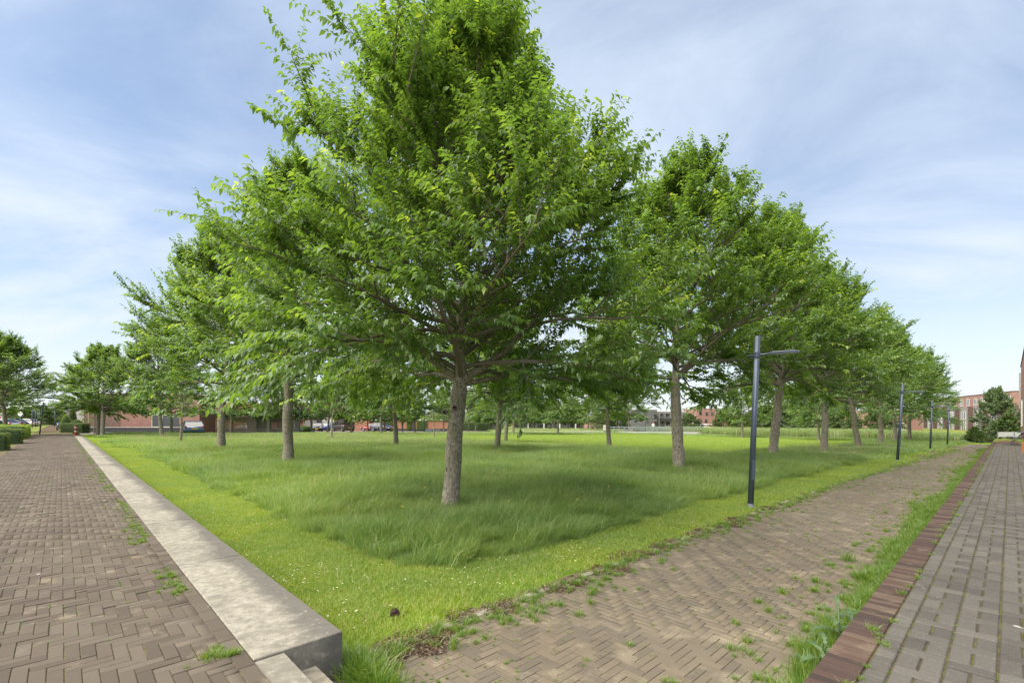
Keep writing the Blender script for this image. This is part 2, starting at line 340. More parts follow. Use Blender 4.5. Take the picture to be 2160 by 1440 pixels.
M['shirt'] = plain('pale_shirt', (0.62,0.63,0.64), 0.8); M['trous'] = plain('grey_trousers', (0.22,0.22,0.25), 0.8); M['blackcloth'] = plain('black_cloth', (0.02,0.02,0.025), 0.8)
M['greybox'] = plain('grey_metal_box', (0.14,0.15,0.165), 0.6)
M['corten'] = plain('rusty_planter', (0.30,0.12,0.05), 0.8)
def carpaint(name, c): return plain(name, c, 0.22, 0.3, var=0.03, spec=0.6)
M['tail'] = plain('red_tail_lamp', (0.5,0.02,0.015), 0.2); M['headl'] = plain('clear_headlamp', (0.6,0.62,0.65), 0.15)
M['carglass'] = plain('car_glass', (0.02,0.024,0.026), 0.06, spec=0.8)
M['alloy'] = plain('alloy_rim', (0.4,0.4,0.42), 0.35, 0.7)
# ------------------------------------------------------------------ ground sheets
def sheet(name, us, vs, zf, m, kind='structure', mask=None):
    U, V = np.meshgrid(us, vs, indexing='ij'); Z = zf(U, V)
    X = U*D2[0]+V*D1[0]; Y = U*D2[1]+V*D1[1]
    P = np.stack([X, Y, np.broadcast_to(Z, X.shape)], -1).reshape(-1, 3)
    nu, nv = len(us), len(vs); i, j = np.meshgrid(np.arange(nu-1), np.arange(nv-1), indexing='ij')
    a = (i*nv+j).ravel(); F = np.stack([a, a+nv, a+nv+1, a+1], 1)
    if mask is not None:
        cu = (U[:-1,:-1]+U[1:,1:])/2; cv = (V[:-1,:-1]+V[1:,1:])/2; F = F[mask(cu, cv).ravel()]
    o = link(name, npmesh(name, P, F, m, smooth=True)); o['kind'] = kind; return o
def nonuni(a, b, first, growth=1.12, mx=6):
    r = [a]; s = first
    while r[-1] < b: r.append(r[-1]+s); s = min(s*growth, mx)
    r[-1] = b; return np.array(r)
gm = MB(); gm.add([(-3500,-3500,-1.75),(3500,-3500,-1.75),(3500,4500,-1.75),(-3500,4500,-1.75)], [(0,1,2,3)]); g = gm.build('ground', M['turf']); g['kind'] = 'structure'
def path_edge(u): return 3.32 - 0.9*np.clip((np.asarray(u, float)-12)/50, 0, 1)       # lawn side of the lower path
lawn = sheet('lawn', nonuni(1.395, 71, 0.12), nonuni(0.79, 62.0, 0.15), lambda u, v: zg(u, v)-0.03, M['lawn'])
sheet('street', nonuni(1.395, 71, 1.0), nonuni(62.0, 420, 1.5, 1.1, 20), lambda u, v: zg(u, v)-0.03, M['asphalt'])
ter = MB()
def uvbox(mb, u0, u1, v0, v1, z0, z1, mi=0, bev=0.0):
    b = MB().box(u0, u1, v0, v1, z0, z1, 0, bev)
    mb.add([W(p[0], p[1], p[2]) for p in b.v], b.f, mi)
uvbox(ter, -2.0, 0.838, 0.80, 330, -1.7, -0.028)
o = ter.build('left_terrace', M['dirt']); o['kind'] = 'structure'
ter = MB(); uvbox(ter, -420, -2.0, -8, 330, -1.7, -0.012); o = ter.build('roadside_verge', M['turf']); o['kind'] = 'structure'
ter = MB(); uvbox(ter, -420, -5.2, -8, 330, -0.012, -0.006); o = ter.build('parking_road', M['asphalt']); o['kind'] = 'structure'
ter = MB(); uvbox(ter, -2.0, 43.0, -16, 0.74, -1.7, -0.030); o = ter.build('right_terrace', M['dirt']); o['kind'] = 'structure'
ter = MB(); uvbox(ter, 43.0, 50.0, -30, 0.785, -1.7, -0.01); o = ter.build('terrace_turf', M['turf']); o['kind'] = 'structure'
ter = MB(); uvbox(ter, 71, 600, -300, 400, -1.7, -1.22); o = ter.build('canal_water', M['water']); o['kind'] = 'structure'
ter = MB(); uvbox(ter, 75.5, 900, -400, 500, -1.7, -1.08); o = ter.build('far_bank', M['turf']); o['kind'] = 'structure'
ter = MB(); uvbox(ter, 70.8, 71.1, -20, 62, -1.6, -1.03); o = ter.build('canal_edging', M['conc']); o['kind'] = 'structure'
# ------------------------------------------------------------------ paving
def herring(Wp, n, u0, u1, v0, v1):
    a, b = int((u1-u0)/Wp)+1, int((v1-v0)/Wp)+1; out = []
    for y in range(-n, b+n):
        m0 = int(math.floor((-n-y)/(2*n)))-1
        x = y+2*n*m0
        while x < a+n:
            if x > -n-1: out.append((x, y, x+n, y+1))
            xv = x+2*n-1
            if -2 < xv < a+2: out.append((xv, y, xv+1, y+n))
            x += 2*n
    r = np.array(out, float)*Wp; r[:, (0, 2)] += u0; r[:, (1, 3)] += v0
    return r
def brickfield(parent, rects, gap, ztop, m, bounds, zf=None, nind=300, bev=0.004, name='brick', fieldname='brick_field', jit=0.0016, seed=1, vhi=None, gapu=None):
    rg = np.random.default_rng(seed)
    u0, u1, v0, v1 = bounds; r = rects.copy(); full = (r[:,0] >= u0-1e-6) & (r[:,2] <= u1+1e-6) & (r[:,1] >= v0-1e-6) & (r[:,3] <= v1+1e-6)
    r[:, (0, 2)] = np.clip(r[:, (0, 2)], u0, u1); r[:, (1, 3)] = np.clip(r[:, (1, 3)], v0, v1)
    if vhi is not None:
        hi = vhi((r[:,0]+r[:,2])/2); full &= r[:,3] <= hi; r[:,3] = np.minimum(r[:,3], hi); r[:,1] = np.minimum(r[:,1], hi)
    ok = ((r[:,2]-r[:,0]) > 0.025) & ((r[:,3]-r[:,1]) > 0.025); r = r[ok]; full = full[ok]
    gu = gapu if gapu is not None else gap
    r[:,0] += gu/2; r[:,2] -= gu/2; r[:,1] += gap/2; r[:,3] -= gap/2
    cu, cv = (r[:,0]+r[:,2])/2, (r[:,1]+r[:,3])/2
    X = cu*D2[0]+cv*D1[0]; Y = cu*D2[1]+cv*D1[1]
    base = (zf(cu, cv) if zf is not None else 0)+ztop; dist = np.hypot(X, Y)+np.where((Y > 2.4) & (np.abs(X) < 1.13*Y) & (cu > 0.0-99), 0, 1000)
    z = base+rg.normal(0, jit, len(r)); order = np.argsort(np.where(full, dist, 1e6)); ind = set(order[:nind].tolist())
    # slight wave of the surface
    z = z+0.004*np.sin(cu*1.9+cv*0.7)+0.004*np.sin(cv*2.3-cu*0.8)
    cache = {}
    for i in order[:nind]:
        du, dv = round(float(r[i,2]-r[i,0]), 3), round(float(r[i,3]-r[i,1]), 3); k = (du, dv)
        if k not in cache: cache[k] = MB().box(-du/2, du/2, -dv/2, dv/2, -0.03, 0, 0, bev).mesh(name, m)
        o = link(name, cache[k], parent); o.location = (X[i], Y[i], z[i]); o.rotation_euler = (rg.normal(0, 0.007), rg.normal(0, 0.007), UVA+rg.normal(0, 0.006))
    keep = np.array([i not in ind for i in range(len(r))]); r = r[keep]; z = z[keep]; n = len(r)
    if n == 0: return
    b = bev; h = np.full(n, 0.03)
    jt = rg.normal(0, 0.0015, (n, 2))
    def corner(uu, vv, zz): return np.stack([uu*D2[0]+vv*D1[0], uu*D2[1]+vv*D1[1], zz], -1)
    tz = lambda su, sv: z+jt[:,0]*su+jt[:,1]*sv
    C = [corner(r[:,0], r[:,1], z-h), corner(r[:,2], r[:,1], z-h), corner(r[:,2], r[:,3], z-h), corner(r[:,0], r[:,3], z-h),
         corner(r[:,0], r[:,1], tz(-1,-1)-b), corner(r[:,2], r[:,1], tz(1,-1)-b), corner(r[:,2], r[:,3], tz(1,1)-b), corner(r[:,0], r[:,3], tz(-1,1)-b),
         corner(r[:,0]+b, r[:,1]+b, tz(-1,-1)), corner(r[:,2]-b, r[:,1]+b, tz(1,-1)), corner(r[:,2]-b, r[:,3]-b, tz(1,1)), corner(r[:,0]+b, r[:,3]-b, tz(-1,1))]
    V = np.stack(C, 1).reshape(-1, 3)
    q = np.array([(8,9,10,11),(0,1,5,4),(1,2,6,5),(2,3,7,6),(3,0,4,7),(4,5,9,8),(5,6,10,9),(6,7,11,10),(7,4,8,11)])
    F = (np.arange(n)[:, None, None]*12+q[None]).reshape(-1, 4)
    t = np.repeat(rg.random(n), 12)
    o = link(fieldname, npmesh(fieldname, V, F, m, {'tint': t}), parent); o['kind'] = 'stuff'
def wave(u, v): return 0.004*np.sin(u*1.9+v*0.7)+0.004*np.sin(v*2.3-u*0.8)
def bed(name, u0, u1, v0, v1, zf0, m, label=None):
    us = np.linspace(u0, u1, max(2, int((u1-u0)/0.25))); vs = np.linspace(v0, v1, max(3, int((v1-v0)/0.25))); zf = lambda u, v: zf0(u, v)+wave(u, v)
    return sheet(name, us, vs, zf, m)
left = bed('brick_path', -2.0, 0.838, 0.62, 75, lambda u, v: -0.0075+0*u, M['bedL'])
hl = herring(0.0735, 3, -1.75, 0.742, 0.62, 62); hl[:, (1, 3)] = 62.62-hl[:, (3, 1)]
brickfield(left, hl, 0.0036, 0.0, M['brickL'], (-1.75, 0.742, 0.62, 62), seed=2, bev=0.003)
vs = np.arange(0.65, 56, 0.222); e = np.stack([np.full(len(vs), 0.744), vs, np.full(len(vs), 0.838), vs+0.222], 1)
brickfield(left, e, 0.0045, -0.001, M['brickL'], (0.74, 0.84, 0.6, 56), nind=40, seed=3, name='edge_brick', fieldname='edge_brick_row')
lower = bed('lower_brick_path', 1.58, 64, 0.79, 3.5, lambda u, v: zg(u, v)-0.006, M['bedM'])
def m_edge(u): return path_edge(u)-0.02
brickfield(lower, herring(0.0685, 3, 1.6, 62, 0.795, 3.4), 0.004, 0.0, M['brickM'], (1.6, 62, 0.795, 3.4), zf=zg, seed=4, vhi=m_edge, bev=0.0025, jit=0.001)
plaza = bed('block_paving', 1.0, 41.0, -4.0, 0.5849, lambda u, v: -0.011+0*u, M['bedP'])
rc = []
pv = 0.214; pu = 0.106
for c in range(-18, 3):
    v1_ = 0.585-0.107-pv*(c+18) if False else 0.478-pv*(c+18); v0_ = v1_-pv
    uo = 1.0+0.012*((c*7) % 5)
    k = 0
    u_ = uo
    while u_ < 41:
        rc.append((u_, v0_, u_+0.212, v0_+0.107)); rc.append((u_, v0_+0.107, u_+0.212, v1_)); u_ += 0.212
        rc.append((u_, v0_, u_+pu, v1_)); u_ += pu
u_ = 1.0
while u_ < 41: rc.append((u_, 0.478, u_+0.106, 0.585)); u_ += 0.106
brickfield(plaza, np.array(rc), 0.011, 0.0, M['block'], (1.0, 41, -4.1, 0.585), seed=5, name='paving_block', fieldname='paving_block_field', gapu=0.007, bev=0.006)
band = bed('brick_edging', 1.0, 43, 0.585, 0.787, lambda u, v: -0.012+0*u, M['bedP'])
us_ = np.arange(1.0, 42.9, 0.0685); e = np.stack([us_, np.full(len(us_), 0.588), us_+0.0685, np.full(len(us_), 0.79)], 1)
brickfield(band, e, 0.005, 0.001, M['bandbrick'], (1.0, 43, 0.58, 0.80), seed=6, bev=0.004, name='edging_brick', fieldname='edging_brick_row', jit=0.0025, gapu=0.0045)
wl = MB(); uvbox(wl, 1.41, 43, 0.742, 0.776, -1.2, -0.031); o = wl.build('retaining_wall', M['brown'], band); o['kind'] = 'structure'
ke = MB(); 
for i in range(60):
    u0_ = 1.7+i*1.0; vv = float(path_edge(u0_+0.5)); zz = float(zg(u0_+0.5, vv)); uvbox(ke, u0_, u0_+0.994, vv-0.01, vv+0.07, zz-0.1, zz+0.004, 0, 0.004)
ke.build('kerb_strip', M['conc'], lower)
# ------------------------------------------------------------------ coping, steps
cop = empty('retaining_wall_coping', W(0.843, 3.15, 0), UVA); cop['kind'] = 'structure'
slm = MB()
for v0_ in [0]: slm.box(0, 0.552, 0.008, 2.510, -0.10, 0.0, 0, 0.006)
sm_ = slm.mesh('coping_slab', M['coping'])
for i in range(21):
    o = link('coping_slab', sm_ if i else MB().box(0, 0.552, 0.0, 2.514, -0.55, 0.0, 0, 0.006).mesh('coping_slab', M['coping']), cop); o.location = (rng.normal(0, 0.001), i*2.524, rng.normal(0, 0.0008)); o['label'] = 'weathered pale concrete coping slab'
wb = MB().box(0.01, 0.546, 2.53, 53.0, -0.9, -0.1012, 0); wb.build('wall_face', M['conc'], cop)
st = empty('concrete_steps', W(0.843, 3.15, 0), UVA); st['kind'] = 'structure'
MB().box(0.0, 0.175, -2.36, -0.006, -0.16, -0.014, 0, 0.006).build('step', M['coping'], st)
MB().box(0.0, 0.372, -2.36, -0.006, -0.315, -0.165, 0, 0.006).build('step', M['conc'], st)
MB().box(0.0, 0.575, -2.36, -0.006, -0.60, -0.318, 0, 0.006).build('step', M['conc'], st)
# ------------------------------------------------------------------ grass patches, scattered by geometry nodes
def unit(a): return a/np.maximum(1e-9, np.linalg.norm(a, axis=-1, keepdims=True))
def blades(n, size, h0, h1, wdt, lean, seed, wind=(0.0, 0.0), circ=False, straw=0.10):
    rg = np.random.default_rng(seed)
    if circ:
        a = rg.random(n)*2*np.pi; r = size*np.abs(rg.normal(0, 0.5, n)); P = np.stack([r*np.cos(a), r*np.sin(a), np.zeros(n)], 1)
    else:
        P = np.concatenate([(rg.random((n, 2))-0.5)*size, np.zeros((n, 1))], 1)
    h = rg.uniform(h0, h1, n)*(0.75+0.25*rg.random(n)); a = rg.random(n)*2*np.pi; s = np.stack([np.cos(a), np.sin(a), 0*a], 1)*(wdt*rg.uniform(0.6, 1.2, n))[:, None]/2
    ld = rg.normal(0, lean, (n, 2))+np.array(wind); q = np.concatenate([ld, np.ones((n, 1))], 1)
    if circ: q[:, :2] += P[:, :2]/size*0.5
    m = P+q*np.array([0.45, 0.45, 0.60])*h[:, None]; t = P+q*np.array([1.15, 1.15, 0.93])*h[:, None]; t[:, 2] -= 0.12*h*np.linalg.norm(ld, axis=1)
    t[:, 2] = np.maximum(t[:, 2], 0.3*h)
    V = np.stack([P-s, P+s, m-s*0.8, m+s*0.8, t], 1).reshape(-1, 3)
    b = np.arange(n)[:, None]*5; F = np.concatenate([b+[0, 1, 3], b+[0, 3, 2], b+[2, 3, 4]], 1).reshape(-1, 3)
    r = rg.random(n)**1.2*0.9; r[rg.random(n) < straw] = 1.0
    return V, F, np.repeat(r, 5)
def patchset(tagname, k, m, **kw):
    c = bpy.data.collections.new(tagname)
    for i in range(k):
        V, F, r = blades(seed=hash(tagname) % 1000+i if False else len(tagname)*31+i, **kw)
        link('%s_%s' % (tagname, 'abcdef'[i]), npmesh(tagname, V, F, m, {'rnd': r}), None, c)
    return c
def scatter(name, coll, P, rz, scl, nvar, kind='stuff', tilt=None):
    n = len(P); me = bpy.data.meshes.new(name); me.vertices.add(n); me.vertices.foreach_set('co', np.ascontiguousarray(P, np.float32).ravel())
    for an, av in (('rz', rz), ('scl', scl), ('scz', scl if tilt is None else tilt)):
        a = me.attributes.new(an, 'FLOAT', 'POINT'); a.data.foreach_set('value', np.ascontiguousarray(av, np.float32))
    a = me.attributes.new('idx', 'INT', 'POINT'); a.data.foreach_set('value', rng.integers(0, nvar, n).astype(np.int32))
    o = link(name, me); o['kind'] = kind
    g = bpy.data.node_groups.new(name, 'GeometryNodeTree')
    g.interface.new_socket('Geometry', in_out='INPUT', socket_type='NodeSocketGeometry'); g.interface.new_socket('Geometry', in_out='OUTPUT', socket_type='NodeSocketGeometry')
    gi = g.nodes.new('NodeGroupInput'); go = g.nodes.new('NodeGroupOutput')
    ci = g.nodes.new('GeometryNodeCollectionInfo'); ci.inputs['Collection'].default_value = coll; ci.inputs['Separate Children'].default_value = True; ci.inputs['Reset Children'].default_value = True
    ip = g.nodes.new('GeometryNodeInstanceOnPoints'); ip.inputs['Pick Instance'].default_value = True
    def na(nm, ty):
        q = g.nodes.new('GeometryNodeInputNamedAttribute'); q.data_type = ty; q.inputs['Name'].default_value = nm; return q.outputs['Attribute']
    cr = g.nodes.new('ShaderNodeCombineXYZ'); g.links.new(na('rz', 'FLOAT'), cr.inputs[2])
    cs = g.nodes.new('ShaderNodeCombineXYZ'); a1 = na('scl', 'FLOAT'); g.links.new(a1, cs.inputs[0]); g.links.new(a1, cs.inputs[1]); g.links.new(na('scz', 'FLOAT'), cs.inputs[2])
    g.links.new(gi.outputs[0], ip.inputs['Points']); g.links.new(ci.outputs[0], ip.inputs['Instance']); g.links.new(na('idx', 'INT'), ip.inputs['Instance Index'])
    g.links.new(cr.outputs[0], ip.inputs['Rotation']); g.links.new(cs.outputs[0], ip.inputs['Scale']); g.links.new(ip.outputs[0], go.inputs[0])
    md = o.modifiers.new('scatter', 'NODES'); md.node_group = g; return o
def grid_uv(u0, u1, v0, v1, s, j=0.4):
    a, b = np.meshgrid(np.arange(u0, u1, s), np.arange(v0, v1, s), indexing='ij'); a = a.ravel(); b = b.ravel()
    return a+rng.uniform(-j, j, a.shape)*s, b+rng.uniform(-j, j, a.shape)*s
def to3(u, v, dz=0.0):
    return np.stack([u*D2[0]+v*D1[0], u*D2[1]+v*D1[1], zg(u, v)+dz], 1)
def in_view(P, m=1.35, pad=2.5): return (P[:,1] > 0) & (np.abs(P[:,0]) < m*P[:,1]+pad)
def wob(u, v, f=1.0): return 0.5*np.sin(u*1.3*f+v*0.7*f)+0.5*np.sin(v*1.9*f-u*0.6*f+1.3)
def meadow_mask(u, v):
    e = 0.16*wob(u, v, 1.7)
    lo = 4.75-0.9*np.clip((u-12)/50, 0, 1)
    corner = (u < 4.2) & (v < 6.0) & (np.hypot(u-4.5, v-6.3) > 1.75)
    inside = (u > 3.05+e) & (v > lo+e) & ~corner
    mown = (u > 23.5+1.2*wob(u, v, 0.3)) & (u < 66) & (v > 9.3+0.8*wob(u, v, 0.25)) & (v < 46)
    return inside & ~mown & (v < 60) & (u < 69.8)
def dist(P): return np.hypot(P[:,0], P[:,1])
long_near = patchset('long_grass_near', 5, M['grasslong'], n=1150, size=0.66, h0=0.20, h1=0.60, wdt=0.0060, lean=0.38, wind=(0.26, 0.05))
long_far = patchset('long_grass_far', 4, M['grasslong'], n=1900, size=2.0, h0=0.20, h1=0.42, wdt=0.018, lean=0.28, wind=(0.25, 0.05))
mown_near = patchset('mown_grass_near', 4, M['grassmown'], n=3000, size=0.8, h0=0.022, h1=0.065, wdt=0.0050, lean=0.6, straw=0.15)
mown_far = patchset('mown_grass_far', 3, M['grassmown'], n=2600, size=2.6, h0=0.03, h1=0.075, wdt=0.018, lean=0.6, straw=0.09)
u, v = grid_uv(2.8, 32, 4.0, 40, 0.44); P = to3(u, v, -0.02); k = meadow_mask(u, v) & in_view(P) & (dist(P) < 27); u, v, P = u[k], v[k], P[k]; n = len(P)
ht = 0.82+0.20*wob(u, v, 0.8)+0.16*wob(u, v, 3.1)+rng.uniform(-0.2, 0.2, n)+0.15*np.sin(u*0.9)*np.sin(v*1.1)
ed = np.clip(np.minimum(u-3.0, v-4.6)/1.2, 0, 1); ht = ht*(0.70+0.30*ed)
scatter('meadow_grass', long_near, P, rng.uniform(-1.3, 1.3, n)+0.7*wob(u, v, 0.45), np.full(n, 1.0), 5, tilt=ht)
u, v = grid_uv(2.6, 26, 3.6, 26, 0.26); k = (meadow_mask(u, v) & ~meadow_mask(u-0.35, v-0.35)) | (~meadow_mask(u, v) & meadow_mask(u+0.12, v+0.12)); u, v = u[k], v[k]; P = to3(u, v, -0.02); k = in_view(P) & (dist(P) < 24) & (u < 22.5); u, v, P = u[k], v[k], P[k]; n = len(P)
stalks = patchset('seed_stalk', 3, M['stalk'], n=34, size=0.9, h0=0.45, h1=0.85, wdt=0.0045, lean=0.22, wind=(0.2, 0.0), straw=0.5)
uS, vS = grid_uv(3.2, 40, 4.9, 50, 0.8); PS = to3(uS, vS, -0.02); kS = meadow_mask(uS-0.2, vS-0.2) & in_view(PS) & (rng.random(len(uS)) < 0.8); PS = PS[kS]
scatter('seed_stalks', stalks, PS, rng.uniform(0, 6.28, len(PS)), np.full(len(PS), 1.0), 3, tilt=rng.uniform(0.6, 1.05, len(PS)))
scatter('meadow_fringe_grass', long_near, P, rng.uniform(0, 6.28, n), rng.uniform(0.35, 0.6, n), 5, tilt=rng.uniform(0.22, 0.62, n))
u, v = grid_uv(2.8, 70, 4.0, 62, 1.25); P = to3(u, v, -0.02); k = meadow_mask(u, v) & in_view(P) & (dist(P) >= 26); u, v, P = u[k], v[k], P[k]; n = len(P)
scatter('far_meadow_grass', long_far, P, rng.uniform(-0.7, 0.7, n), rng.uniform(0.9, 1.15, n), 4, tilt=0.75+0.25*wob(u, v, 0.4)+rng.uniform(-0.1, 0.1, n))
def strip_mask(u, v):
    e = 0.07*wob(u, v, 5)+0.05*wob(u, v, 13)
    return (u > 1.42) & (v > path_edge(u)+0.10+e+0.16*np.clip((7-u)/5, 0, 1)) & ~meadow_mask(u-0.35, v-0.35) & (v < 58) & (u < 70)
u, v = grid_uv(1.4, 30, 2.6, 50, 0.42, 0.35); P = to3(u, v, -0.012)
k = strip_mask(u, v) & in_view(P) & ((dist(P) < 19) | ((dist(P) < 46) & (u < 3.2)) | ((dist(P) < 30) & (v < 4.9))); u, v, P = u[k], v[k], P[k]; n = len(P)
P[:,:2] += np.outer(np.where(u < 1.85, 0.43-(u-1.42), 0), D2); 
k = (v-path_edge(u)) < 0.40; P[k,:2] += np.outer(0.40-(v-path_edge(u))[k], D1)
scatter('mown_verge_grass', mown_near, P, rng.uniform(0, 6.28, n), np.full(n, 1.0), 4, tilt=1.0+0.3*wob(u, v, 2.1)+rng.uniform(-0.25, 0.35, n))
u, v = grid_uv(1.4, 70, 3.0, 60, 1.5); P = to3(u, v, -0.012); k = strip_mask(u, v) & in_view(P) & (dist(P) >= 17) & (v > path_edge(u)+1.0) & (u > 2.6); u, v, P = u[k], v[k], P[k]; n = len(P)
scatter('mown_lawn_grass', mown_far, P, rng.uniform(0, 6.28, n), np.full(n, 1.0), 3, tilt=1.0+0.2*wob(u, v, 1.1))
# ragged fringe clumps where the turf meets path, coping, meadow
tuft = patchset('tuft', 5, M['weed'], n=70, size=0.05, h0=0.025, h1=0.075, wdt=0.0042, lean=0.45, circ=True)
tuftT = patchset('tall_tuft', 4, M['weed'], n=150, size=0.10, h0=0.06, h1=0.17, wdt=0.0046, lean=0.35, circ=True)
def scat_uv(name, coll, u, v, s, zf, nv, extra=None):
    P = np.stack([u*D2[0]+v*D1[0], u*D2[1]+v*D1[1], zf(u, v)], 1); k = in_view(P, 1.3, 1); P = P[k]
    return scatter(name, coll, P, rng.uniform(0, 6.28, len(P)), s[k], nv, tilt=s[k]*rng.uniform(0.7, 1.3, len(P)))
zl = lambda u, v: zg(u, v)-0.006
n = 2300; uu = 1.7+58*rng.random(n)**1.7; vv = 0.83+np.abs(rng.normal(0, 0.15, n))*(0.6+0.8*np.clip(wob(uu, 0*uu, 0.9)+0.5, 0, 1.4)); scat_uv('edge_grass', tuftT, uu, vv, rng.uniform(0.55, 1.15, n), zl, 4)
n = 950; uu = 1.7+50*rng.random(n)**1.6; vv = 0.85+np.abs(rng.normal(0, 0.42, n)); scat_uv('path_weeds', tuft, uu, vv, rng.uniform(0.5, 1.2, n), zl, 5)
n = 900; uu = 1.7+45*rng.random(n)**1.5; vv = path_edge(uu)-np.abs(rng.normal(0, 0.22, n))+0.05; scat_uv('lawn_edge_weeds', tuft, uu, vv, rng.uniform(0.6, 1.3, n), zl, 5)
n = 1800; uu = np.round((1.7+40*rng.random(n)**1.5)/0.0685)*0.0685+rng.normal(0, 0.02, n); vv = np.round(rng.uniform(0.9, 3.2, n)/0.0685)*0.0685; scat_uv('joint_weeds', tuft, uu, vv, rng.uniform(0.16, 0.45, n)*(1+0.6*np.clip((uu-6)/12, 0, 1)), zl, 5)
n = 650; vv = 3.3+40*rng.random(n)**1.8; uu = 0.79-np.abs(rng.normal(0, 0.10, n)); k = wob(uu*0, vv, 1.3) > -0.25; uu, vv = uu[k], vv[k]; scat_uv('path_edge_weeds', tuft, uu, vv, rng.uniform(0.25, 0.8, len(uu)), lambda u, v: u*0-0.006, 5)
n = 1500; vv = np.round((3.0+22*rng.random(n)**1.5)/0.0735)*0.0735+0.62; uu = np.round(rng.uniform(-1.7, 0.7, n)/0.0735)*0.0735-1.75+24*0.0735; scat_uv('joint_moss', tuft, uu, vv, rng.uniform(0.10, 0.26, n), lambda u, v: u*0-0.007, 5)
n = 700; uu = 2+36*rng.random(n)**1.4; vv = np.round(rng.uniform(-3, 0.5, n)/0.214)*0.214+0.264-0.0; vv = np.where(vv > 0.585, 0.585, vv); scat_uv('paving_moss', tuft, uu, vv, rng.uniform(0.10, 0.30, n), lambda u, v: u*0-0.008, 5)
n = 130; uu = 2+34*rng.random(n)**1.3; scat_uv('edging_weeds', tuft, uu, 0.588+rng.normal(0, 0.02, n), rng.uniform(0.3, 0.9, n), lambda u, v: u*0-0.006, 5)
n = 34; scat_uv('corner_grass', tuftT, 1.46+np.abs(rng.normal(0, 0.06, n)), 3.06+rng.normal(0, 0.13, n), rng.uniform(0.9, 1.4, n), zl, 4)
# leaf litter and soil at the lawn edge
def chips(n, size, seed):
    rg = np.random.default_rng(seed); P = np.concatenate([(rg.random((n, 2))-0.5)*size, rg.random((n, 1))*0.02], 1)
    a = unit(rg.normal(0, 1, (n, 3))*[1, 1, 0.35]); b = unit(np.cross(a, rg.normal(0, 1, (n, 3)))); l = rg.uniform(0.003, 0.016, n)[:, None]
    V = np.stack([P-a*l, P-b*l*0.4, P+a*l, P+b*l*0.4], 1).reshape(-1, 3); F = np.arange(n*4).reshape(-1, 4); return V, F, np.repeat(rg.random(n), 4)
lc = bpy.data.collections.new('litter_set')
for i in range(3):
    V, F, r_ = chips(420, 0.24, 50+i); link('litter_patch', npmesh('litter_patch', V, F, M['litter'], {'rnd': r_}), None, lc)
n = 60; uu = 1.75+11*rng.random(n)**1.8; vv = path_edge(uu)-0.02+rng.normal(0.02, 0.08, n)-0.10*np.clip((5-uu)/3, 0, 1); P = to3(uu, vv, 0.0)
scatter('leaf_litter', lc, P, rng.uniform(0, 6.28, n), rng.uniform(0.6, 1.2, n), 3)
# daisies and dandelions
fc = bpy.data.collections.new('flower_set')
d_ = MB(); 
for k in range(7):
    a = 2*math.pi*k/7; d_.add([(0.002*math.cos(a), 0.002*math.sin(a), 0.0), (0.011*math.cos(a-0.35), 0.011*math.sin(a-0.35), 0.003), (0.011*math.cos(a+0.35), 0.011*math.sin(a+0.35), 0.003)], [(0, 1, 2)], 0)
d_.lathe([(0.004, 0.001), (0.002, 0.004)], 6, 1); link('daisy_head', d_.mesh('daisy_head', [M['petal'], M['yolk']]), None, fc)
cl_u, cl_v, = [], []
for c in range(75):
    if rng.random() < 0.5: a, b = rng.uniform(1.6, 2.9), 4+26*rng.random()**1.3
    else: a = 3+24*rng.random()**1.2; b = float(path_edge(a))+rng.uniform(0.25, 1.3)
    m_ = rng.integers(3, 18); cl_u.append(a+rng.normal(0, 0.22, m_)); cl_v.append(b+rng.normal(0, 0.25, m_))
uu = np.concatenate(cl_u); vv = np.concatenate(cl_v); k = (uu > 1.5) & (vv > path_edge(uu)+0.1); uu, vv = uu[k], vv[k]
scatter('daisies', fc, to3(uu, vv, 0.055), rng.uniform(0, 6, len(uu)), rng.uniform(0.55, 0.95, len(uu)), 1)
fc2 = bpy.data.collections.new('dandelion_set'); d_ = MB().lathe([(0.003, -0.01), (0.020, 0.004), (0.016, 0.012), (0.004, 0.014)], 8); link('dandelion_head', d_.mesh('dandelion_head', M['yolk']), None, fc2)
n = 46; uu = rng.uniform(3.2, 14, n); vv = rng.uniform(4.8, 14, n); scatter('dandelions', fc2, to3(uu, vv, 0.30), rng.uniform(0, 6, n), rng.uniform(0.7, 1.1, n), 1)
# ------------------------------------------------------------------ trees
def profile(t): return np.interp(t, [0, .1, .25, .4, .55, .7, .82, .93, 1], [.94, 1.0, 1.0, .91, .73, .52, .35, .17, .04])
def leaves(P, dirs, ll, rg, four, rnd):
    n = len(P); up = np.array([0, 0, 1.0]); s = unit(np.cross(dirs, up)+1e-4); nrm = unit(np.cross(s, dirs)); l = (ll*rg.uniform(0.65, 1.2, n))[:, None]; wd = l*0.24
    tip = P+dirs*l; tip[:, 2] -= 0.22*l[:, 0]; mid = P+dirs*l*0.45
    tw = rg.normal(0, 0.4, (n, 1)); s2 = unit(s+nrm*tw)
    if four:
        A = mid+s2*wd+nrm*wd*0.3; B = mid-s2*wd+nrm*wd*0.3
        V = np.stack([P, A, tip, B, mid], 1).reshape(-1, 3); b = np.arange(n)[:, None]*5
        F = np.concatenate([b+[0, 1, 4], b+[4, 1, 2], b+[0, 4, 3], b+[4, 2, 3]], 1).reshape(-1, 3); return V, F, np.repeat(rnd, 5)
    A = mid+s2*wd+nrm*wd*0.25; B = mid-s2*wd+nrm*wd*0.25
    V = np.stack([P, A, tip, B], 1).reshape(-1, 3); b = np.arange(n)[:, None]*4
    F = np.concatenate([b+[0, 1, 2], b+[0, 2, 3]], 1).reshape(-1, 3); return V, F, np.repeat(rnd, 4)
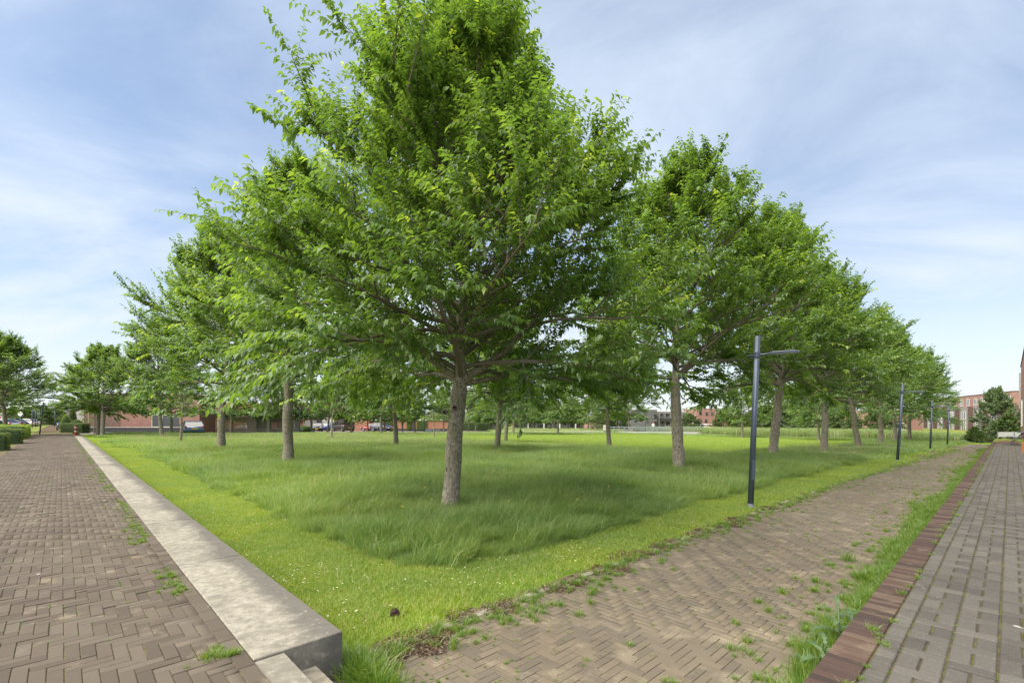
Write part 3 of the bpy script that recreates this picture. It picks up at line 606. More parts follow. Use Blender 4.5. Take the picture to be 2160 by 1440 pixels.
def bez(a, b, c, t): t = np.asarray(t)[:, None]; return a*(1-t)**2+2*b*t*(1-t)+c*t*t
class TreeKind: pass
def make_kind(seed, H=9.9, Rr=4.2, zb=2.5, nl=34, nsec=9, ntw=9, nleaf=15, ll=0.13, four=False, r0=0.17, leafm='leaf', forced=(), twl=(0.45, 0.85), ribbons=True, zfork=2.35, flat=1.0, bumps=True):
    rg = np.random.default_rng(seed); T = TreeKind(); T.limbs = []
    zt = np.array([-0.15, 0.0, 0.12, 0.35, 0.8, 1.3, 1.8, 2.2, 2.6, 3.2, 4.2, 5.5, 7.0, H*0.86, H*0.95])
    zt = zt[zt < H*0.96]; rr = r0*np.interp(zt/H, [0, 0.012, 0.04, 0.2, 0.30, 0.5, 0.75, 1], [1.6, 1.34, 1.08, 0.96, 0.74, 0.42, 0.18, 0.05])
    wx = np.cumsum(rg.normal(0, 0.05, len(zt)))*np.clip(zt/3, 0, 1); wy = np.cumsum(rg.normal(0, 0.05, len(zt)))*np.clip(zt/3, 0, 1)
    tp = np.stack([wx, wy, zt], 1)
    m = MB(); nn = 12
    fine = np.linspace(zt[0], zt[-1], 46) ; fx = np.interp(fine, zt, wx); fy = np.interp(fine, zt, wy); fr = np.interp(fine, zt, rr)
    if bumps: fr = fr*(1+0.05*np.sin(fine*9+seed)+rg.normal(0, 0.03, len(fine))+0.16*np.exp(-((fine-zfork+0.15)/0.22)**2)+0.08*np.exp(-((fine-1.5)/0.12)**2))
    m.tube(np.stack([fx, fy, fine], 1), list(fr), nn)
    vv_ = np.array(m.v); vv_[:, :2] += rg.normal(0, 0.005, (len(vv_), 2)); m.v = [tuple(p) for p in vv_]
    T.trunk = m.mesh('trunk', M['bark'], True)
    tr = lambda z: np.array([np.interp(z, fine, fx), np.interp(z, fine, fy), z])
    lb = []
    for (z0, ax, ay, zz, rad) in forced: lb.append((tr(z0), tr(z0)+np.array([ax*0.45, ay*0.45, (zz-z0)*0.35]), np.array([ax, ay, zz]), rad))
    for i in range(nl):
        t = (i+0.5)/nl; t = 0.02+0.95*t**0.95; az_ = i*2.39996+rg.normal(0, 0.25); z0 = zfork+(H*0.86-zfork)*t**1.12; a = tr(z0); inc = R(rg.uniform(-14, 14)+6+56*t**0.8-(26 if (t < 0.36 and i % 2) else 0)); re = Rr*0.7
        for _ in range(12): re = 0.5*re+0.5*float(Rr*profile((z0+re*math.tan(inc)-zb)/(H-zb)))
        re = max(0.15, re*rg.uniform(0.78, 1.0)); ze = max(zb*1.02, min(H*0.99, z0+re*math.tan(inc)))
        c = np.array([re*math.cos(az_), re*math.sin(az_), ze]); b = a*0.5+c*0.5+np.array([0, 0, (0.04+0.30*max(0, 0.4-t))*re]); lb.append((a, b, c, r0*(0.10+0.22*(1-t))))
    sec = []
    mm = MB()
    for (a, b, c, rad) in lb:
        t = np.linspace(0, 1, 9); p = bez(a, b, c, t); p[1:-1] += rg.normal(0, 0.025, (7, 3)); big = rad > 0.035 and len(T.limbs) < 6 and four
        tgt = MB() if big else mm
        tgt.tube(p, list(np.interp(t, [0, 0.15, 1], [rad*1.25, rad, 0.006])), 8 if big else 5, caps=False)
        if big: T.limbs.append(tgt.mesh('limb', M['bark'], True))
        L_ = np.linalg.norm(c-a); tt0 = (c[2]-zb)/(H-zb); t0_ = tt0
        ns = max(2, int(nsec*min(1, L_/3.1)+0.5))
        for k in range(ns):
            tt = (0.10 if tt0 < 0.35 else 0.2)+0.8*(k+rg.random())/ns; tt = min(tt, 0.98); q = bez(a, b, c, [tt])[0]; d = unit((bez(a, b, c, [min(1, tt+0.05)])-bez(a, b, c, [max(0, tt-0.05)]))[0])
            side = unit(np.cross(d, [0, 0, 1.0])+1e-5)*(1 if k % 2 else -1)
            ph_ = rg.uniform(-0.2, 1.9) if t0_ > 0.12 else rg.uniform(-0.7, 0.9); upv = unit(np.cross(side, d)); upv = upv*np.sign(upv[2]+1e-6); side = side*math.cos(ph_)+upv*math.sin(ph_)
            dd = unit(d*rg.uniform(0.5, 1.0)+side*rg.uniform(0.5, 1.0)+np.array([0, 0, rg.uniform(-0.32, 0.22)*flat+0.2*tt0])+rg.normal(0, 0.12, 3)); ln = (0.35+0.26*L_*(1-0.45*tt))*rg.uniform(0.75, 1.15)
            e = q+dd*ln; e[2] += 0.06*ln; sec.append((q, e)); 
            if ln > 0.3: mm.tube([q, (q+e)/2+[0, 0, 0.03*ln], e], [0.016 if four else 0.02, 0.011, 0.004], 3, caps=False)
        sec.append((bez(a, b, c, [0.8])[0], c))
    # leader
    top = tr(fine[-1]); 
    for k in range(6): sec.append((tr(H*0.72+0.04*k*H), tr(H*0.72+0.04*k*H)+np.array([rg.normal(0, 0.25), rg.normal(0, 0.25), 0.22*(H-H*0.72)])))
    T.branch = mm.mesh('branches', M['twig'])
    A = np.array([s[0] for s in sec]); B = np.array([s[1] for s in sec]); dS = unit(B-A); LS = np.linalg.norm(B-A, axis=1)
    k = np.repeat(np.arange(len(sec)), ntw); n = len(k); t = 0.15+0.9*((np.tile(np.arange(ntw), len(sec))+rg.random(n))/ntw)
    q = A[k]+(B-A)[k]*np.minimum(t, 1)[:, None]; side = unit(np.cross(dS[k], [0, 0, 1.0])+rg.normal(0, 0.65, (n, 3)))*np.where(rg.random(n) < 0.5, 1, -1)[:, None]
    td = unit(dS[k]*rg.uniform(0.5, 1.1, (n, 1))+side*rg.uniform(0.1, 0.9, (n, 1))+np.stack([0*t, 0*t, rg.uniform(-0.05, 0.45, n)*flat], 1)); tl = rg.uniform(twl[0], twl[1], n)*np.clip(LS[k]/0.9, 0.55, 1)
    rq = np.hypot(q[:, 0], q[:, 1])/np.maximum(0.3, Rr*profile((q[:, 2]-zb)/(H-zb))); lowf = np.clip(1-(q[:, 2]-zb)/((H-zb)*0.38), 0, 1); kp = rg.random(n) < np.clip(np.maximum((rq-0.12)/0.45, 0.85*lowf), 0.28, 1)
    k = k[kp]; q = q[kp]; td = td[kp]; tl = tl[kp]; n = len(k)
    # upper twigs point up
    hi = np.clip((q[:, 2]-zb)/(H-zb), 0, 1); td[:, 2] += 0.35*hi; td = unit(td)
    kk = np.repeat(np.arange(n), nleaf); m_ = len(kk); s = (np.tile(np.arange(nleaf), n)+rg.random(m_)*0.6+0.5)/nleaf
    P = q[kk]+td[kk]*(tl[kk]*s)[:, None]; P[:, 2] -= 0.14*tl[kk]*s*s
    sd = unit(np.cross(td[kk], [0, 0, 1.0])+1e-4)*np.where(np.tile(np.arange(nleaf), n) % 2, 1, -1)[:, None]
    ld = unit(td[kk]*0.55+sd*rg.uniform(0.3, 0.9, (m_, 1))+np.stack([0*s, 0*s, -rg.uniform(0.15, 1.0, m_)], 1)+rg.normal(0, 0.18, (m_, 3)))
    tr_ = rg.random(n)*0.62; tr_[rg.random(n) < 0.15] += 0.36; rn = np.clip(tr_[kk]+rg.normal(0, 0.10, m_)+0.12*(s > 0.85), 0, 1)
    V, F, ra = leaves(P, ld, ll, rg, four, rn); mi = np.zeros(len(F), np.int32)
    if ribbons:
        e = q+td*tl[:, None]; e[:, 2] -= 0.14*tl; wv = unit(np.cross(td, rg.normal(0, 1, (n, 3))))*0.0035
        RV = np.stack([q-wv, q+wv, e], 1).reshape(-1, 3); RF = np.arange(3*n).reshape(-1, 3)+len(V)
        V = np.concatenate([V, RV]); F = np.concatenate([F, RF]); ra = np.concatenate([ra, np.zeros(3*n)]); mi = np.concatenate([mi, np.ones(n, np.int32)])
    T.crown = npmesh('crown', V, F, [M[leafm], M['twig']], {'rnd': ra}, midx=mi); T.nleaf = m_
    return T
def place(T, name, loc, rz=0.0, s=1.0, sz=None, lean=(0, 0), label=None, group=None, cat='tree'):
    root = empty(name, loc, 0); root.rotation_euler = (lean[1], lean[0], rz); root.scale = (s, s, sz or s)
    link('trunk', T.trunk, root)
    for l in T.limbs: link('limb', l, root)
    b = link('branches', T.branch, root); link('crown', T.crown, root)
    tag(root, label, cat, group); return root
KA = make_kind(11, H=9.45, Rr=3.95, zb=2.45, nl=80, nsec=12, ntw=12, nleaf=20, ll=0.102, four=True, r0=0.145,
               forced=((2.50, 2.3, -0.2, 4.6, 0.085), (2.55, -2.1, -0.3, 4.0, 0.062), (3.3, -0.4, -2.2, 4.9, 0.05), (3.6, 0.9, 2.2, 5.2, 0.05)))
KB = [make_kind(21+i, H=9.9, Rr=3.95, zb=2.45, nl=60, nsec=11, ntw=9, nleaf=18, ll=0.125, r0=0.157, four=False, zfork=2.75) for i in range(3)]
KC = [make_kind(41+i, H=9.1, Rr=3.9, zb=2.55, nl=44, nsec=7, ntw=7, nleaf=13, ll=0.21, r0=0.16, ribbons=False, zfork=2.1) for i in range(3)]
KS = [make_kind(61+i, H=5.2, Rr=1.7, zb=1.9, nl=16, nsec=4, ntw=5, nleaf=9, ll=0.19, r0=0.075, ribbons=False, zfork=1.7, twl=(0.3, 0.5)) for i in range(2)]
KD = make_kind(71, H=9.0, Rr=3.7, zb=0.5, nl=50, nsec=8, ntw=7, nleaf=13, ll=0.26, r0=0.16, leafm='leafdark', ribbons=False, zfork=0.6, bumps=False)
KW = make_kind(81, H=7.0, Rr=3.8, zb=0.3, nl=46, nsec=8, ntw=7, nleaf=13, ll=0.26, r0=0.14, leafm='leafpale', ribbons=False, zfork=0.5, bumps=False)
G1 = 'cherry trees lining the lower brick path'; G2 = 'cherry trees along the concrete coping'; G3 = 'trees around the far side of the lawn'
def tree(T, px, py, label, s=1.0, sz=None, lean=(0.05, 0), rz=None, group=G3, name='cherry_tree', z=None, hide=0.10):
    p = at(px, py, z); p = (p[0], p[1], p[2]-0.04)
    return place(T, name, p, rng.uniform(0, 6.28) if rz is None else rz, s, sz, lean, label, group)
KW2 = make_kind(91, H=7.0, Rr=3.4, zb=0.4, nl=50, nsec=8, ntw=8, nleaf=12, ll=0.21, r0=0.12, ribbons=False, zfork=0.5, bumps=False, leafm='leafmid')
t1 = place(KA, 'cherry_tree', tuple(np.array(at(948, 1083))-[0, 0, 0.03]), 0.0, 1.0, 1.0, (0.045, 0.0), 'largest nearest cherry tree standing in the long grass at the lawn corner')
t1['group'] = 'cherry trees around the meadow'
for (dx, dz, rr_) in ((0.03, 2.02, 0.042), (-0.165, 1.93, 0.036)):
    kb = MB(); y_ = -0.205 if dx > 0 else -0.12
    kb.tube([(dx, y_+0.10, dz), (dx, y_-0.02, dz-0.004)], [rr_*1.35, rr_*1.3], 12, 0); kb.lathe([(0.001, 0)], 3, 0, at=(dx, y_, dz)); kn = kb.build('knot', M['bark'], t1, True)
    kc = MB(); kc.tube([(dx, y_+0.0, dz), (dx, y_-0.023, dz-0.004)], [rr_, rr_*0.85], 12, 0); kc.build('pruning_scar', M['cut'], kn)
# row along the lower path (base pixel measured)
for i, (px, py, k, s, ln, lb) in enumerate([
    (1431, 999, 0, 1.07, 0.05, 'second cherry tree along the lower path with a dark wide trunk'),
    (1629, 972, 1, 1.1, 0.02, 'third cherry tree beside the nearest lamp post, trunk swollen halfway'),
    (1738, 955, 2, 1.1, 0.03, 'fourth cherry tree in the row beyond the nearest lamp post'),
    (1813, 945, 0, 1.1, 0.16, 'cherry tree with strongly leaning trunk before the second lamp post'),
    (1858, 938, 1, 1.08, 0.0, 'upright cherry tree between the leaning one and second lamp post'),
    (1889, 933, 2, 1.06, 0.03, 'cherry tree directly behind the second lamp post'),
    (1919, 930, 1, 1.04, 0.14, 'last leaning cherry tree of the path row near the canal')]):
    tree(KB[k], px, py, lb, s, None, (ln, 0), 0.7*i+0.5, G1)
for i, (px, py, k, s, ln, lb) in enumerate([
    (609, 986, 1, 1.02, 0.05, 'cherry tree with thick knobbly trunk left of the largest tree'),
    (466, 954, 2, 1.07, 0.03, 'third cherry tree along the coping with mossy trunk'),
    (342, 922, 0, 0.95, 0.0, 'cherry tree in front of the cream framed garage window')]):
    tree(KB[k], px, py, lb, s, s*1.1, (ln, 0), 1.1*i+0.3, G2)
tree(KC[0], 216, 919, 'cherry tree with mossy trunk near the end of the coping', 0.9, None, (0.03, 0), group=G2)
tree(KC[1], 207, 917, 'darker cherry tree just behind the mossy one at coping end', 0.9, None, (0, 0), group=G2)
tree(KS[0], 381, 935, 'young slim cherry tree in the meadow before the parked hatchback', 1.0, 1.0, (0, 0), group=G2)
far = [(1048, 957, 'B0', 0.9, 0.07, 'meadow cherry tree just right of the largest trunk, mossy band halfway'),
 (1066, 932, 'B1', 0.86, 0.03, 'cherry tree standing close behind the mossy banded one'),
 (836, 943, 'B2', 0.86, 0.08, 'cherry tree with forked leaning trunk left of the largest trunk'),
 (1285, 947, 'B0', 0.82, 0.02, 'cherry tree forking low at the near edge of the mown lawn'),
 (804, 917, 'C1', 1.0, 0.0, 'pale trunked tree in front of the dark parked estate car'),
 (699, 927, 'S1', 1.1, 0.0, 'young pale stemmed tree in front of the grey van'),
 (916, 922, 'S0', 1.0, 0.0, 'young pale stemmed tree left behind the largest trunk'),
 (1177, 916, 'C2', 0.95, 0.0, 'pale trunked tree on the back edge of the mown lawn'),
 (1083, 916, 'C0', 0.9, 0.0, 'forked pale tree at the left back of the mown lawn'),
 (361, 915, 'C2', 0.85, 0.0, 'tree close to the garage window behind the pale trunk'),
 (487, 913, 'C0', 0.95, 0.0, 'dark trunked tree in front of the light wooden fence'),
 (566, 914, 'C1', 0.9, 0.0, 'dark tree in front of the grey fence left of the thick trunk'),
 (596, 913, 'C2', 0.85, 0.0, 'dark forked tree partly behind the thick knobbly trunk'),
 (658, 913, 'C0', 0.85, 0.03, 'tree in front of the black parked car'),
 (691, 912, 'C1', 0.85, -0.05, 'forked tree between the blue car and the van'),
 (741, 912, 'C2', 0.9, 0.0, 'tree in front of the rear doors of the van'),
 (776, 911, 'C0', 0.8, 0.0, 'tree in front of the red parked hatchback'),
 (811, 911, 'C1', 0.8, 0.0, 'tree half hidden beside the dark estate car bonnet'),
 (849, 911, 'C2', 0.8, 0.0, 'tree standing before the red brick garden wall'),
 (876, 911, 'C0', 0.8, 0.0, 'tree before the ivy covered panel of the garden wall'),
 (936, 912, 'C1', 0.8, 0.0, 'tree just left of the largest trunk near the grey boxes'),
 (989, 911, 'C2', 0.8, 0.0, 'first tree right of the largest trunk before dark hedges'),
 (1003, 909, 'C0', 0.75, 0.0, 'second tree right of the largest trunk before dark hedges'),
 (1023, 908, 'C1', 0.7, 0.0, 'tree before the dark sheds left of the mossy banded trunk'),
 (1031, 911, 'C2', 0.75, 0.0, 'darker left tree of a close pair near the mossy banded trunk'),
 (1038, 911, 'C0', 0.7, 0.0, 'right tree of a close pair near the mossy banded trunk'),
 (1098, 909, 'C1', 0.75, 0.0, 'slim tree before the grey house with white window bays'),
 (1118, 909, 'C2', 0.75, 0.0, 'yellowish trunked tree before the white bay houses'),
 (1125, 910, 'C0', 0.75, 0.0, 'dark trunked tree before the white bay houses'),
 (1163, 910, 'C1', 0.75, 0.0, 'left slim tree beside the dark litter bin'),
 (1169, 911, 'C2', 0.72, 0.0, 'right slim tree beside the dark litter bin'),
 (1198, 910, 'C0', 0.75, 0.0, 'neat round tree before the dark row houses'),
 (1207, 910, 'C1', 0.72, 0.0, 'tree standing right next to the neat round one'),
 (1241, 911, 'C2', 0.72, 0.0, 'tree before the red house near the bridge approach'),
 (1259, 913, 'C0', 0.9, 0.02, 'tree at the left end of the bridge railing'),
 (1327, 913, 'C1', 0.95, 0.0, 'tree before the bridge railing and charcoal building'),
 (1565, 922, 'C2', 0.85, 0.0, 'slim tree near the canal left of the nearest lamp post'),
 (1727, 928, 'C0', 0.9, 0.0, 'tree by the canal partly behind the fourth path tree')]
for (px, py, kk, s, ln, lb) in far:
    T = {'B': KB, 'C': KC, 'S': KS}[kk[0]][int(kk[1])]
    tree(T, px, py, lb, s, None, (ln, 0), name='young_tree' if kk[0] == 'S' else 'park_tree')
tree(KS[1], 199, 914, 'tiny staked tree before the red house wall', 0.8, None, (0, 0), name='young_tree')
# trees over the left street
Z0 = 0.0
def zt(T, name, px, D, zb, label, s, sz=None, group=None, rz=None): return place(T, name, ((px-1080)/1000*D, D, zb), rng.uniform(0, 6) if rz is None else rz, s, sz, (0, 0), label, group)
zt(KB[2], 'street_tree', 12, 42, 0, 'broad street tree above the parked cars and hedges', 0.98, 0.92, 'street trees beside the parking road')
zt(KC[1], 'street_tree', -22, 50, 0, 'street tree at the left edge behind the broad one', 1.0, 0.85, 'street trees beside the parking road')
for i, (px, D, s, lb) in enumerate([(60, 95, 0.62, 'low round street tree far down the parking road'), (98, 110, 0.7, 'distant street tree behind the slanting post'), (122, 125, 0.85, 'dark distant tree closing the view of the left path'), (140, 105, 0.55, 'small distant tree beside the tiled roof'), (30, 120, 0.8, 'distant tree above the parked car roofs'), (84, 140, 0.8, 'farthest tree at the end of the parking road')]):
    zt(KD, 'street_tree', px, D, -0.5, lb, s, s*0.72, 'distant trees along the parking road')
# background greenery beyond the canal
bgt = [(1302, 92, 'D', 0.8, 'large dark bushy tree left of the charcoal building'), (1275, 100, 'W', 0.7, 'pale bush right of the red brick house'),
 (1455, 88, 'W', 0.62, 'pale bushy tree right of the charcoal building'), (1527, 84, 'D', 0.62, 'dark round tree right of the low red garage'), (1560, 90, 'D', 0.55, 'dark tree before the small brick porch'),
 (1608, 88, 'D', 0.70, 'dark green tree behind the round blue sign'), (1585, 98, 'W', 0.75, 'pale tree behind the brick porch'), (1648, 84, 'W', 0.85, 'pale feathery willow beyond the canal reeds'), (1675, 96, 'D', 1.0, 'tall dark tree behind the pale willow'), (1700, 86, 'W', 0.9, 'second pale willow beyond the canal reeds'),
 (1740, 92, 'W', 1.0, 'tall pale willow in the middle of the canal trees'), (1775, 90, 'D', 0.8, 'dark tree left of the distant red houses'), (1800, 84, 'W', 0.55, 'low pale bush before the distant red houses'), (1845, 86, 'D', 0.62, 'dark round bush between the red house groups'), (1868, 92, 'W', 0.8, 'pale tree between the red house groups'), (1640, 110, 'D', 1.1, 'farthest dark tree above the willows'), (1715, 112, 'D', 1.05, 'farthest dark tree behind the willows')]
for (px, D, k, s, lb) in bgt: zt(KD if k == 'D' else KW, 'canal_tree', px, D, -1.1, lb, s, s*0.82, 'trees and willows beyond the canal')
for i, (px, D, s, lb) in enumerate([(940, 120, 0.95, 'tree rising behind the garden wall'), (1010, 125, 1.0, 'dark tree behind the sheds'), (1070, 122, 0.9, 'dark tree behind the grey houses'), (880, 118, 0.8, 'tree behind the ivy wall'), (455, 66, 0.45, 'garden tree behind the light wooden fence'), (1130, 150, 1.1, 'distant tree behind the white bay houses'), (1215, 150, 1.1, 'distant tree between grey and red houses')]):
    zt(KD, 'garden_tree', px, D, -0.8, lb, s, s*0.85, 'trees behind the houses')
zt(KW2, 'canal_bank_tree', 2101, 52, -1.1, 'conical tree before the right hand terraced houses', 0.66, 0.86)
zt(KD, 'canal_bank_shrub', 2055, 50, -1.3, 'low dense shrub at the foot of the conical tree', 0.26, 0.22)
zt(KD, 'canal_bank_shrub', 2128, 49, -1.3, 'dense shrub behind the white panels', 0.42, 0.38)
# ------------------------------------------------------------------ reeds
rc_ = patchset('reed_clump', 4, M['reed'], n=420, size=2.0, h0=0.9, h1=1.5, wdt=0.032, lean=0.12, wind=(0.12, 0.0), straw=0.16)
n = 620; uu = rng.uniform(74.8, 80.5, n); vv = rng.uniform(2, 46, n); P = np.stack([uu*D2[0]+vv*D1[0], uu*D2[1]+vv*D1[1], np.full(n, -1.2)], 1)
scatter('canal_reeds', rc_, P, rng.uniform(0, 6.28, n), np.full(n, 1.0), 4, tilt=rng.uniform(0.85, 1.2, n)*(1-0.35*np.clip((12-vv)/10, 0, 1)))
n = 420; px = rng.uniform(1040, 1310, n); Dd = rng.uniform(80, 92, n); P = np.stack([(px-1080)/1000*Dd, Dd, np.full(n, -1.1)], 1)
scatter('bank_reeds', rc_, P, rng.uniform(0, 6.28, n), np.full(n, 1.1), 4, tilt=rng.uniform(0.4, 0.75, n))
# ------------------------------------------------------------------ hedges and shrubs
def leafshell(name, f_pts, n, ll, m, parent=None, seed=0):
    rg = np.random.default_rng(abs(int(seed))); P, Nn = f_pts(rg, n); d = unit(Nn*0.7+rg.normal(0, 0.6, P.shape)); V, F, r_ = leaves(P+Nn*rg.uniform(-0.05, 0.02, (len(P), 1)), d, ll, rg, False, rg.random(len(P))**1.2)
    return link(name, npmesh(name, V, F, m, {'rnd': r_}), parent)
def boxpts(sx, sy, sz, r=0.06):
    def f(rg, n):
        A = [sy*sz, sy*sz, sx*sz, sx*sz, sx*sy*1.4]; c = rg.choice(5, n, p=np.array(A)/sum(A)); a, b = rg.random(n), rg.random(n); P = np.zeros((n, 3)); Q = np.zeros((n, 3))
        for k, (ax, sgn) in enumerate([(0,-1),(0,1),(1,-1),(1,1),(2,1)]):
            i = c == k
            if ax == 0: P[i] = np.stack([np.full(i.sum(), sgn*sx/2), (a[i]-0.5)*sy, b[i]*sz], 1)
            elif ax == 1: P[i] = np.stack([(a[i]-0.5)*sx, np.full(i.sum(), sgn*sy/2), b[i]*sz], 1)
            else: P[i] = np.stack([(a[i]-0.5)*sx, (b[i]-0.5)*sy, np.full(i.sum(), sz)], 1)
            Q[i, ax] = sgn
        P += 0.04*np.sin(P[:, [1, 2, 0]]*7)*np.array([1, 1, 0.6]); return P, Q
    return f
def hedge(px, D, z, sx, sy, sz, label, m='hedgeleaf', rz=UVA, ll=0.06, n=9000, name='box_hedge', group='clipped hedges by the parking road'):
    h = empty(name, ((px-1080)/1000*D, D, z), rz); tag(h, label, 'hedge', group)
    b = MB().box(-sx/2+0.08, sx/2-0.08, -sy/2+0.08, sy/2-0.08, 0, sz-0.08); b.build('branches', M['leafdark'], h)
    l = leafshell('foliage', boxpts(sx, sy, sz), n, ll, M[m], h, abs(int(px))+1); return h
X_, Y_, _z = W(-3.6, 32.5, 0); hedge(1080+1000*X_/Y_, Y_, 0, 3.6, 1.6, 0.78, 'nearest clipped hedge at the left edge of the brick path', n=15000)
X_, Y_, _z = W(-3.5, 40.5, 0); hedge(1080+1000*X_/Y_, Y_, 0, 3.6, 1.6, 0.86, 'second clipped hedge behind the nearest one', n=13000)
X_, Y_, _z = W(-3.7, 53.0, 0); hedge(1080+1000*X_/Y_, Y_, 0, 3.6, 9.0, 0.95, 'long yellow green hedge beyond the slanting post', m='limeleaf', n=16000, ll=0.08)
hedge(158.5, 50.5, -0.05, 2.35, 1.1, 1.02, 'dense clipped box hedge behind the red bollard', n=12000, rz=0.0, name='garden_hedge', group='garden hedges at the end terrace')
def blobpts(rx, rz_):
    def f(rg, n):
        d = unit(rg.normal(0, 1, (n, 3))); d[:, 2] = np.abs(d[:, 2])*1.0; P = d*np.array([rx, rx, rz_]); return P, d
    return f
def bush(px, D, z, rx, rz_, label, m='hedgeleaf', n=3500, ll=0.07, name='shrub'):
    h = empty(name, ((px-1080)/1000*D, D, z)); tag(h, label, 'shrub', 'garden shrubs at the end terrace')
    MB().lathe([(rx*0.85, 0), (rx*0.9, rz_*0.3), (rx*0.7, rz_*0.65), (rx*0.3, rz_*0.88)], 12).build('branches', M['leafdark'], h); leafshell('foliage', blobpts(rx, rz_), n, ll, M[m], h, int(px*7)); return h
bush(162, 51.3, 0.55, 0.62, 0.80, 'dome shaped clipped shrub above the garden hedge')
bush(139, 56, 0.0, 0.52, 2.0, 'bright lime round topiary left of the garden hedge', 'limeleaf')
bush(149, 57, 0.0, 0.45, 1.35, 'small green shrub beside the lime topiary')
bush(152, 59, 0.0, 0.35, 2.9, 'tall narrow cypress before the end house', 'hedgeleaf', 3500, 0.08, 'cypress')
bush(157, 60, 0.0, 0.28, 2.5, 'second narrow cypress right of the tall one', 'hedgeleaf', 2500, 0.08, 'cypress')
bush(640, 68, -0.45, 1.5, 0.9, 'dark bush beside the black parked car', 'leafdark', 3500, 0.10)
# ------------------------------------------------------------------ buildings
def wbox(name, m, parent, x0, x1, y0, y1, z0, z1, bev=0): return MB().box(x0, x1, y0, y1, z0, z1, 0, bev).build(name, m, parent)
def window(parent, x, z, w_, h_, fm='white', mull=1, face=0.0, pane='glass', rail=None, name='window'):
    f = MB(); t = 0.07; y0, y1 = face-0.05, face+0.02
    f.box(x-w_/2, x-w_/2+t, y0, y1, z, z+h_); f.box(x+w_/2-t, x+w_/2, y0, y1, z, z+h_); f.box(x-w_/2+t+.001, x+w_/2-t-.001, y0, y1, z, z+t); f.box(x-w_/2+t+.001, x+w_/2-t-.001, y0, y1, z+h_-t, z+h_)
    for k in range(mull): xx = x-w_/2+w_*(k+1)/(mull+1); f.box(xx-0.04, xx+0.04, y0+.002, y1, z+t+.001, z+h_-t-.001)
    if rail: f.box(x-w_/2+t+.001, x+w_/2-t-.001, y0+.004, y1, z+rail, z+rail+0.08)
    fo = f.build(name, M[fm], parent); MB().box(x-w_/2+t*.5, x+w_/2-t*.5, face-0.02, face+0.03, z+t*.5, z+h_-t*.5).build('pane', M[pane], fo); return fo
def house(name, px0, px1, D, z0, H, m, label, depth=9, D1_=None, cat='house', group=None, band=None):
    """facade from px0 at distance D to px1 at distance D1_; local x along the facade, -y towards the viewer"""
    D1_ = D1_ or D; a = Vector(((px0-1080)/1000*D, D)); b = Vector(((px1-1080)/1000*D1_, D1_)); ln = (b-a).length; an = math.atan2(b.y-a.y, b.x-a.x)
    h = empty(name, (a.x, a.y, z0), an); tag(h, label, cat, group); wbox('wall', M[m], h, 0, ln, 0, depth, -1.0, H); h['len'] = ln
    wbox('parapet', M['white'] if band is None else M[band], h, -0.05, ln+0.05, -0.05, depth+0.05, H+0.002, H+0.14); return h, ln
def mpp(D, px): return px*D/1000
# B1 red garage block
h, ln = house('red_brick_house', 254, 421, 57, -0.1, 4.3, 'red', 'large blank red brick house wall with cream framed window', band='red', depth=3)
def fx(px, D, px0): return mpp(D, px-px0)
window(h, fx(343, 57, 254), 0.55, mpp(57, 45), 1.5, 'cream', 1, pane='darkpanel', name='garage_window')
wbox('door', M['darkpanel'], h, fx(366, 57, 254), fx(377, 57, 254), -0.03, 0.05, 0.15, 2.05)
h2, l2 = house('brick_side_house', 180, 253.5, 57.6, -0.1, 4.5, 'brown', 'darker brick end wall, shade coloured in, left of the large blank wall', band='brown')  # shade on this recessed wall is put into a darker brick colour
wa = MB(); X0 = mpp(55, 178-1080); X1 = mpp(55, 396-1080); wa.box(X0, X1, 55, 55.25, -0.4, 0.42); o = wa.build('low_garden_wall', M['plinth']); tag(o, 'low dark wall in front of the red brick house', 'wall'); MB().box(X0-.02, X1+.02, 54.95, 55.3, 0.422, 0.50).build('wall_cap', M['concpale'], o)
# end terrace with downpipes, receding to the left
h, ln = house('terraced_house', 163.5, 178, 88, -0.1, 4.6, 'brown', 'terrace of houses with white downpipes beside the left path', depth=8, D1_=57.8, band='white')
for k in range(6):
    x = ln*(1-0.03-k*0.15)
    wbox('downpipe', M['white'], h, x-0.12, x+0.12, -0.35, -0.06, 0, 4.5)
    window(h, x-2.0, 2.9, 1.3, 1.3, 'white', 1); window(h, x-2.0, 0.8, 1.3, 1.4, 'white', 1)
h, ln = house('end_gable_house', 149, 163, 92, -0.3, 4.0, 'red', 'distant brick house end with dark tiled roof', depth=10, band='white')
rf = MB(); rf.add([(-0.2,-0.3,4.15),(ln+2.0,-0.3,4.15),(ln+2.0,4.5,5.6),(-0.2,4.5,5.6),(-0.2,10,4.15),(ln+2,10,4.15)], [(0,1,2,3),(3,2,5,4),(0,3,4),(1,5,2),(0,4,5,1)]); rf.build('roof', M['roof'], h)
window(h, ln*0.55, 0.3, 0.9, 1.9, 'white', 0)
h, ln = house('grey_gable_house', 139.5, 150, 100, -0.3, 4.9, 'greybrick', 'far house with dark dormer and small white window', depth=10, band='roof')
window(h, ln*0.6, 4.1, 0.5, 0.3, 'white', 0)
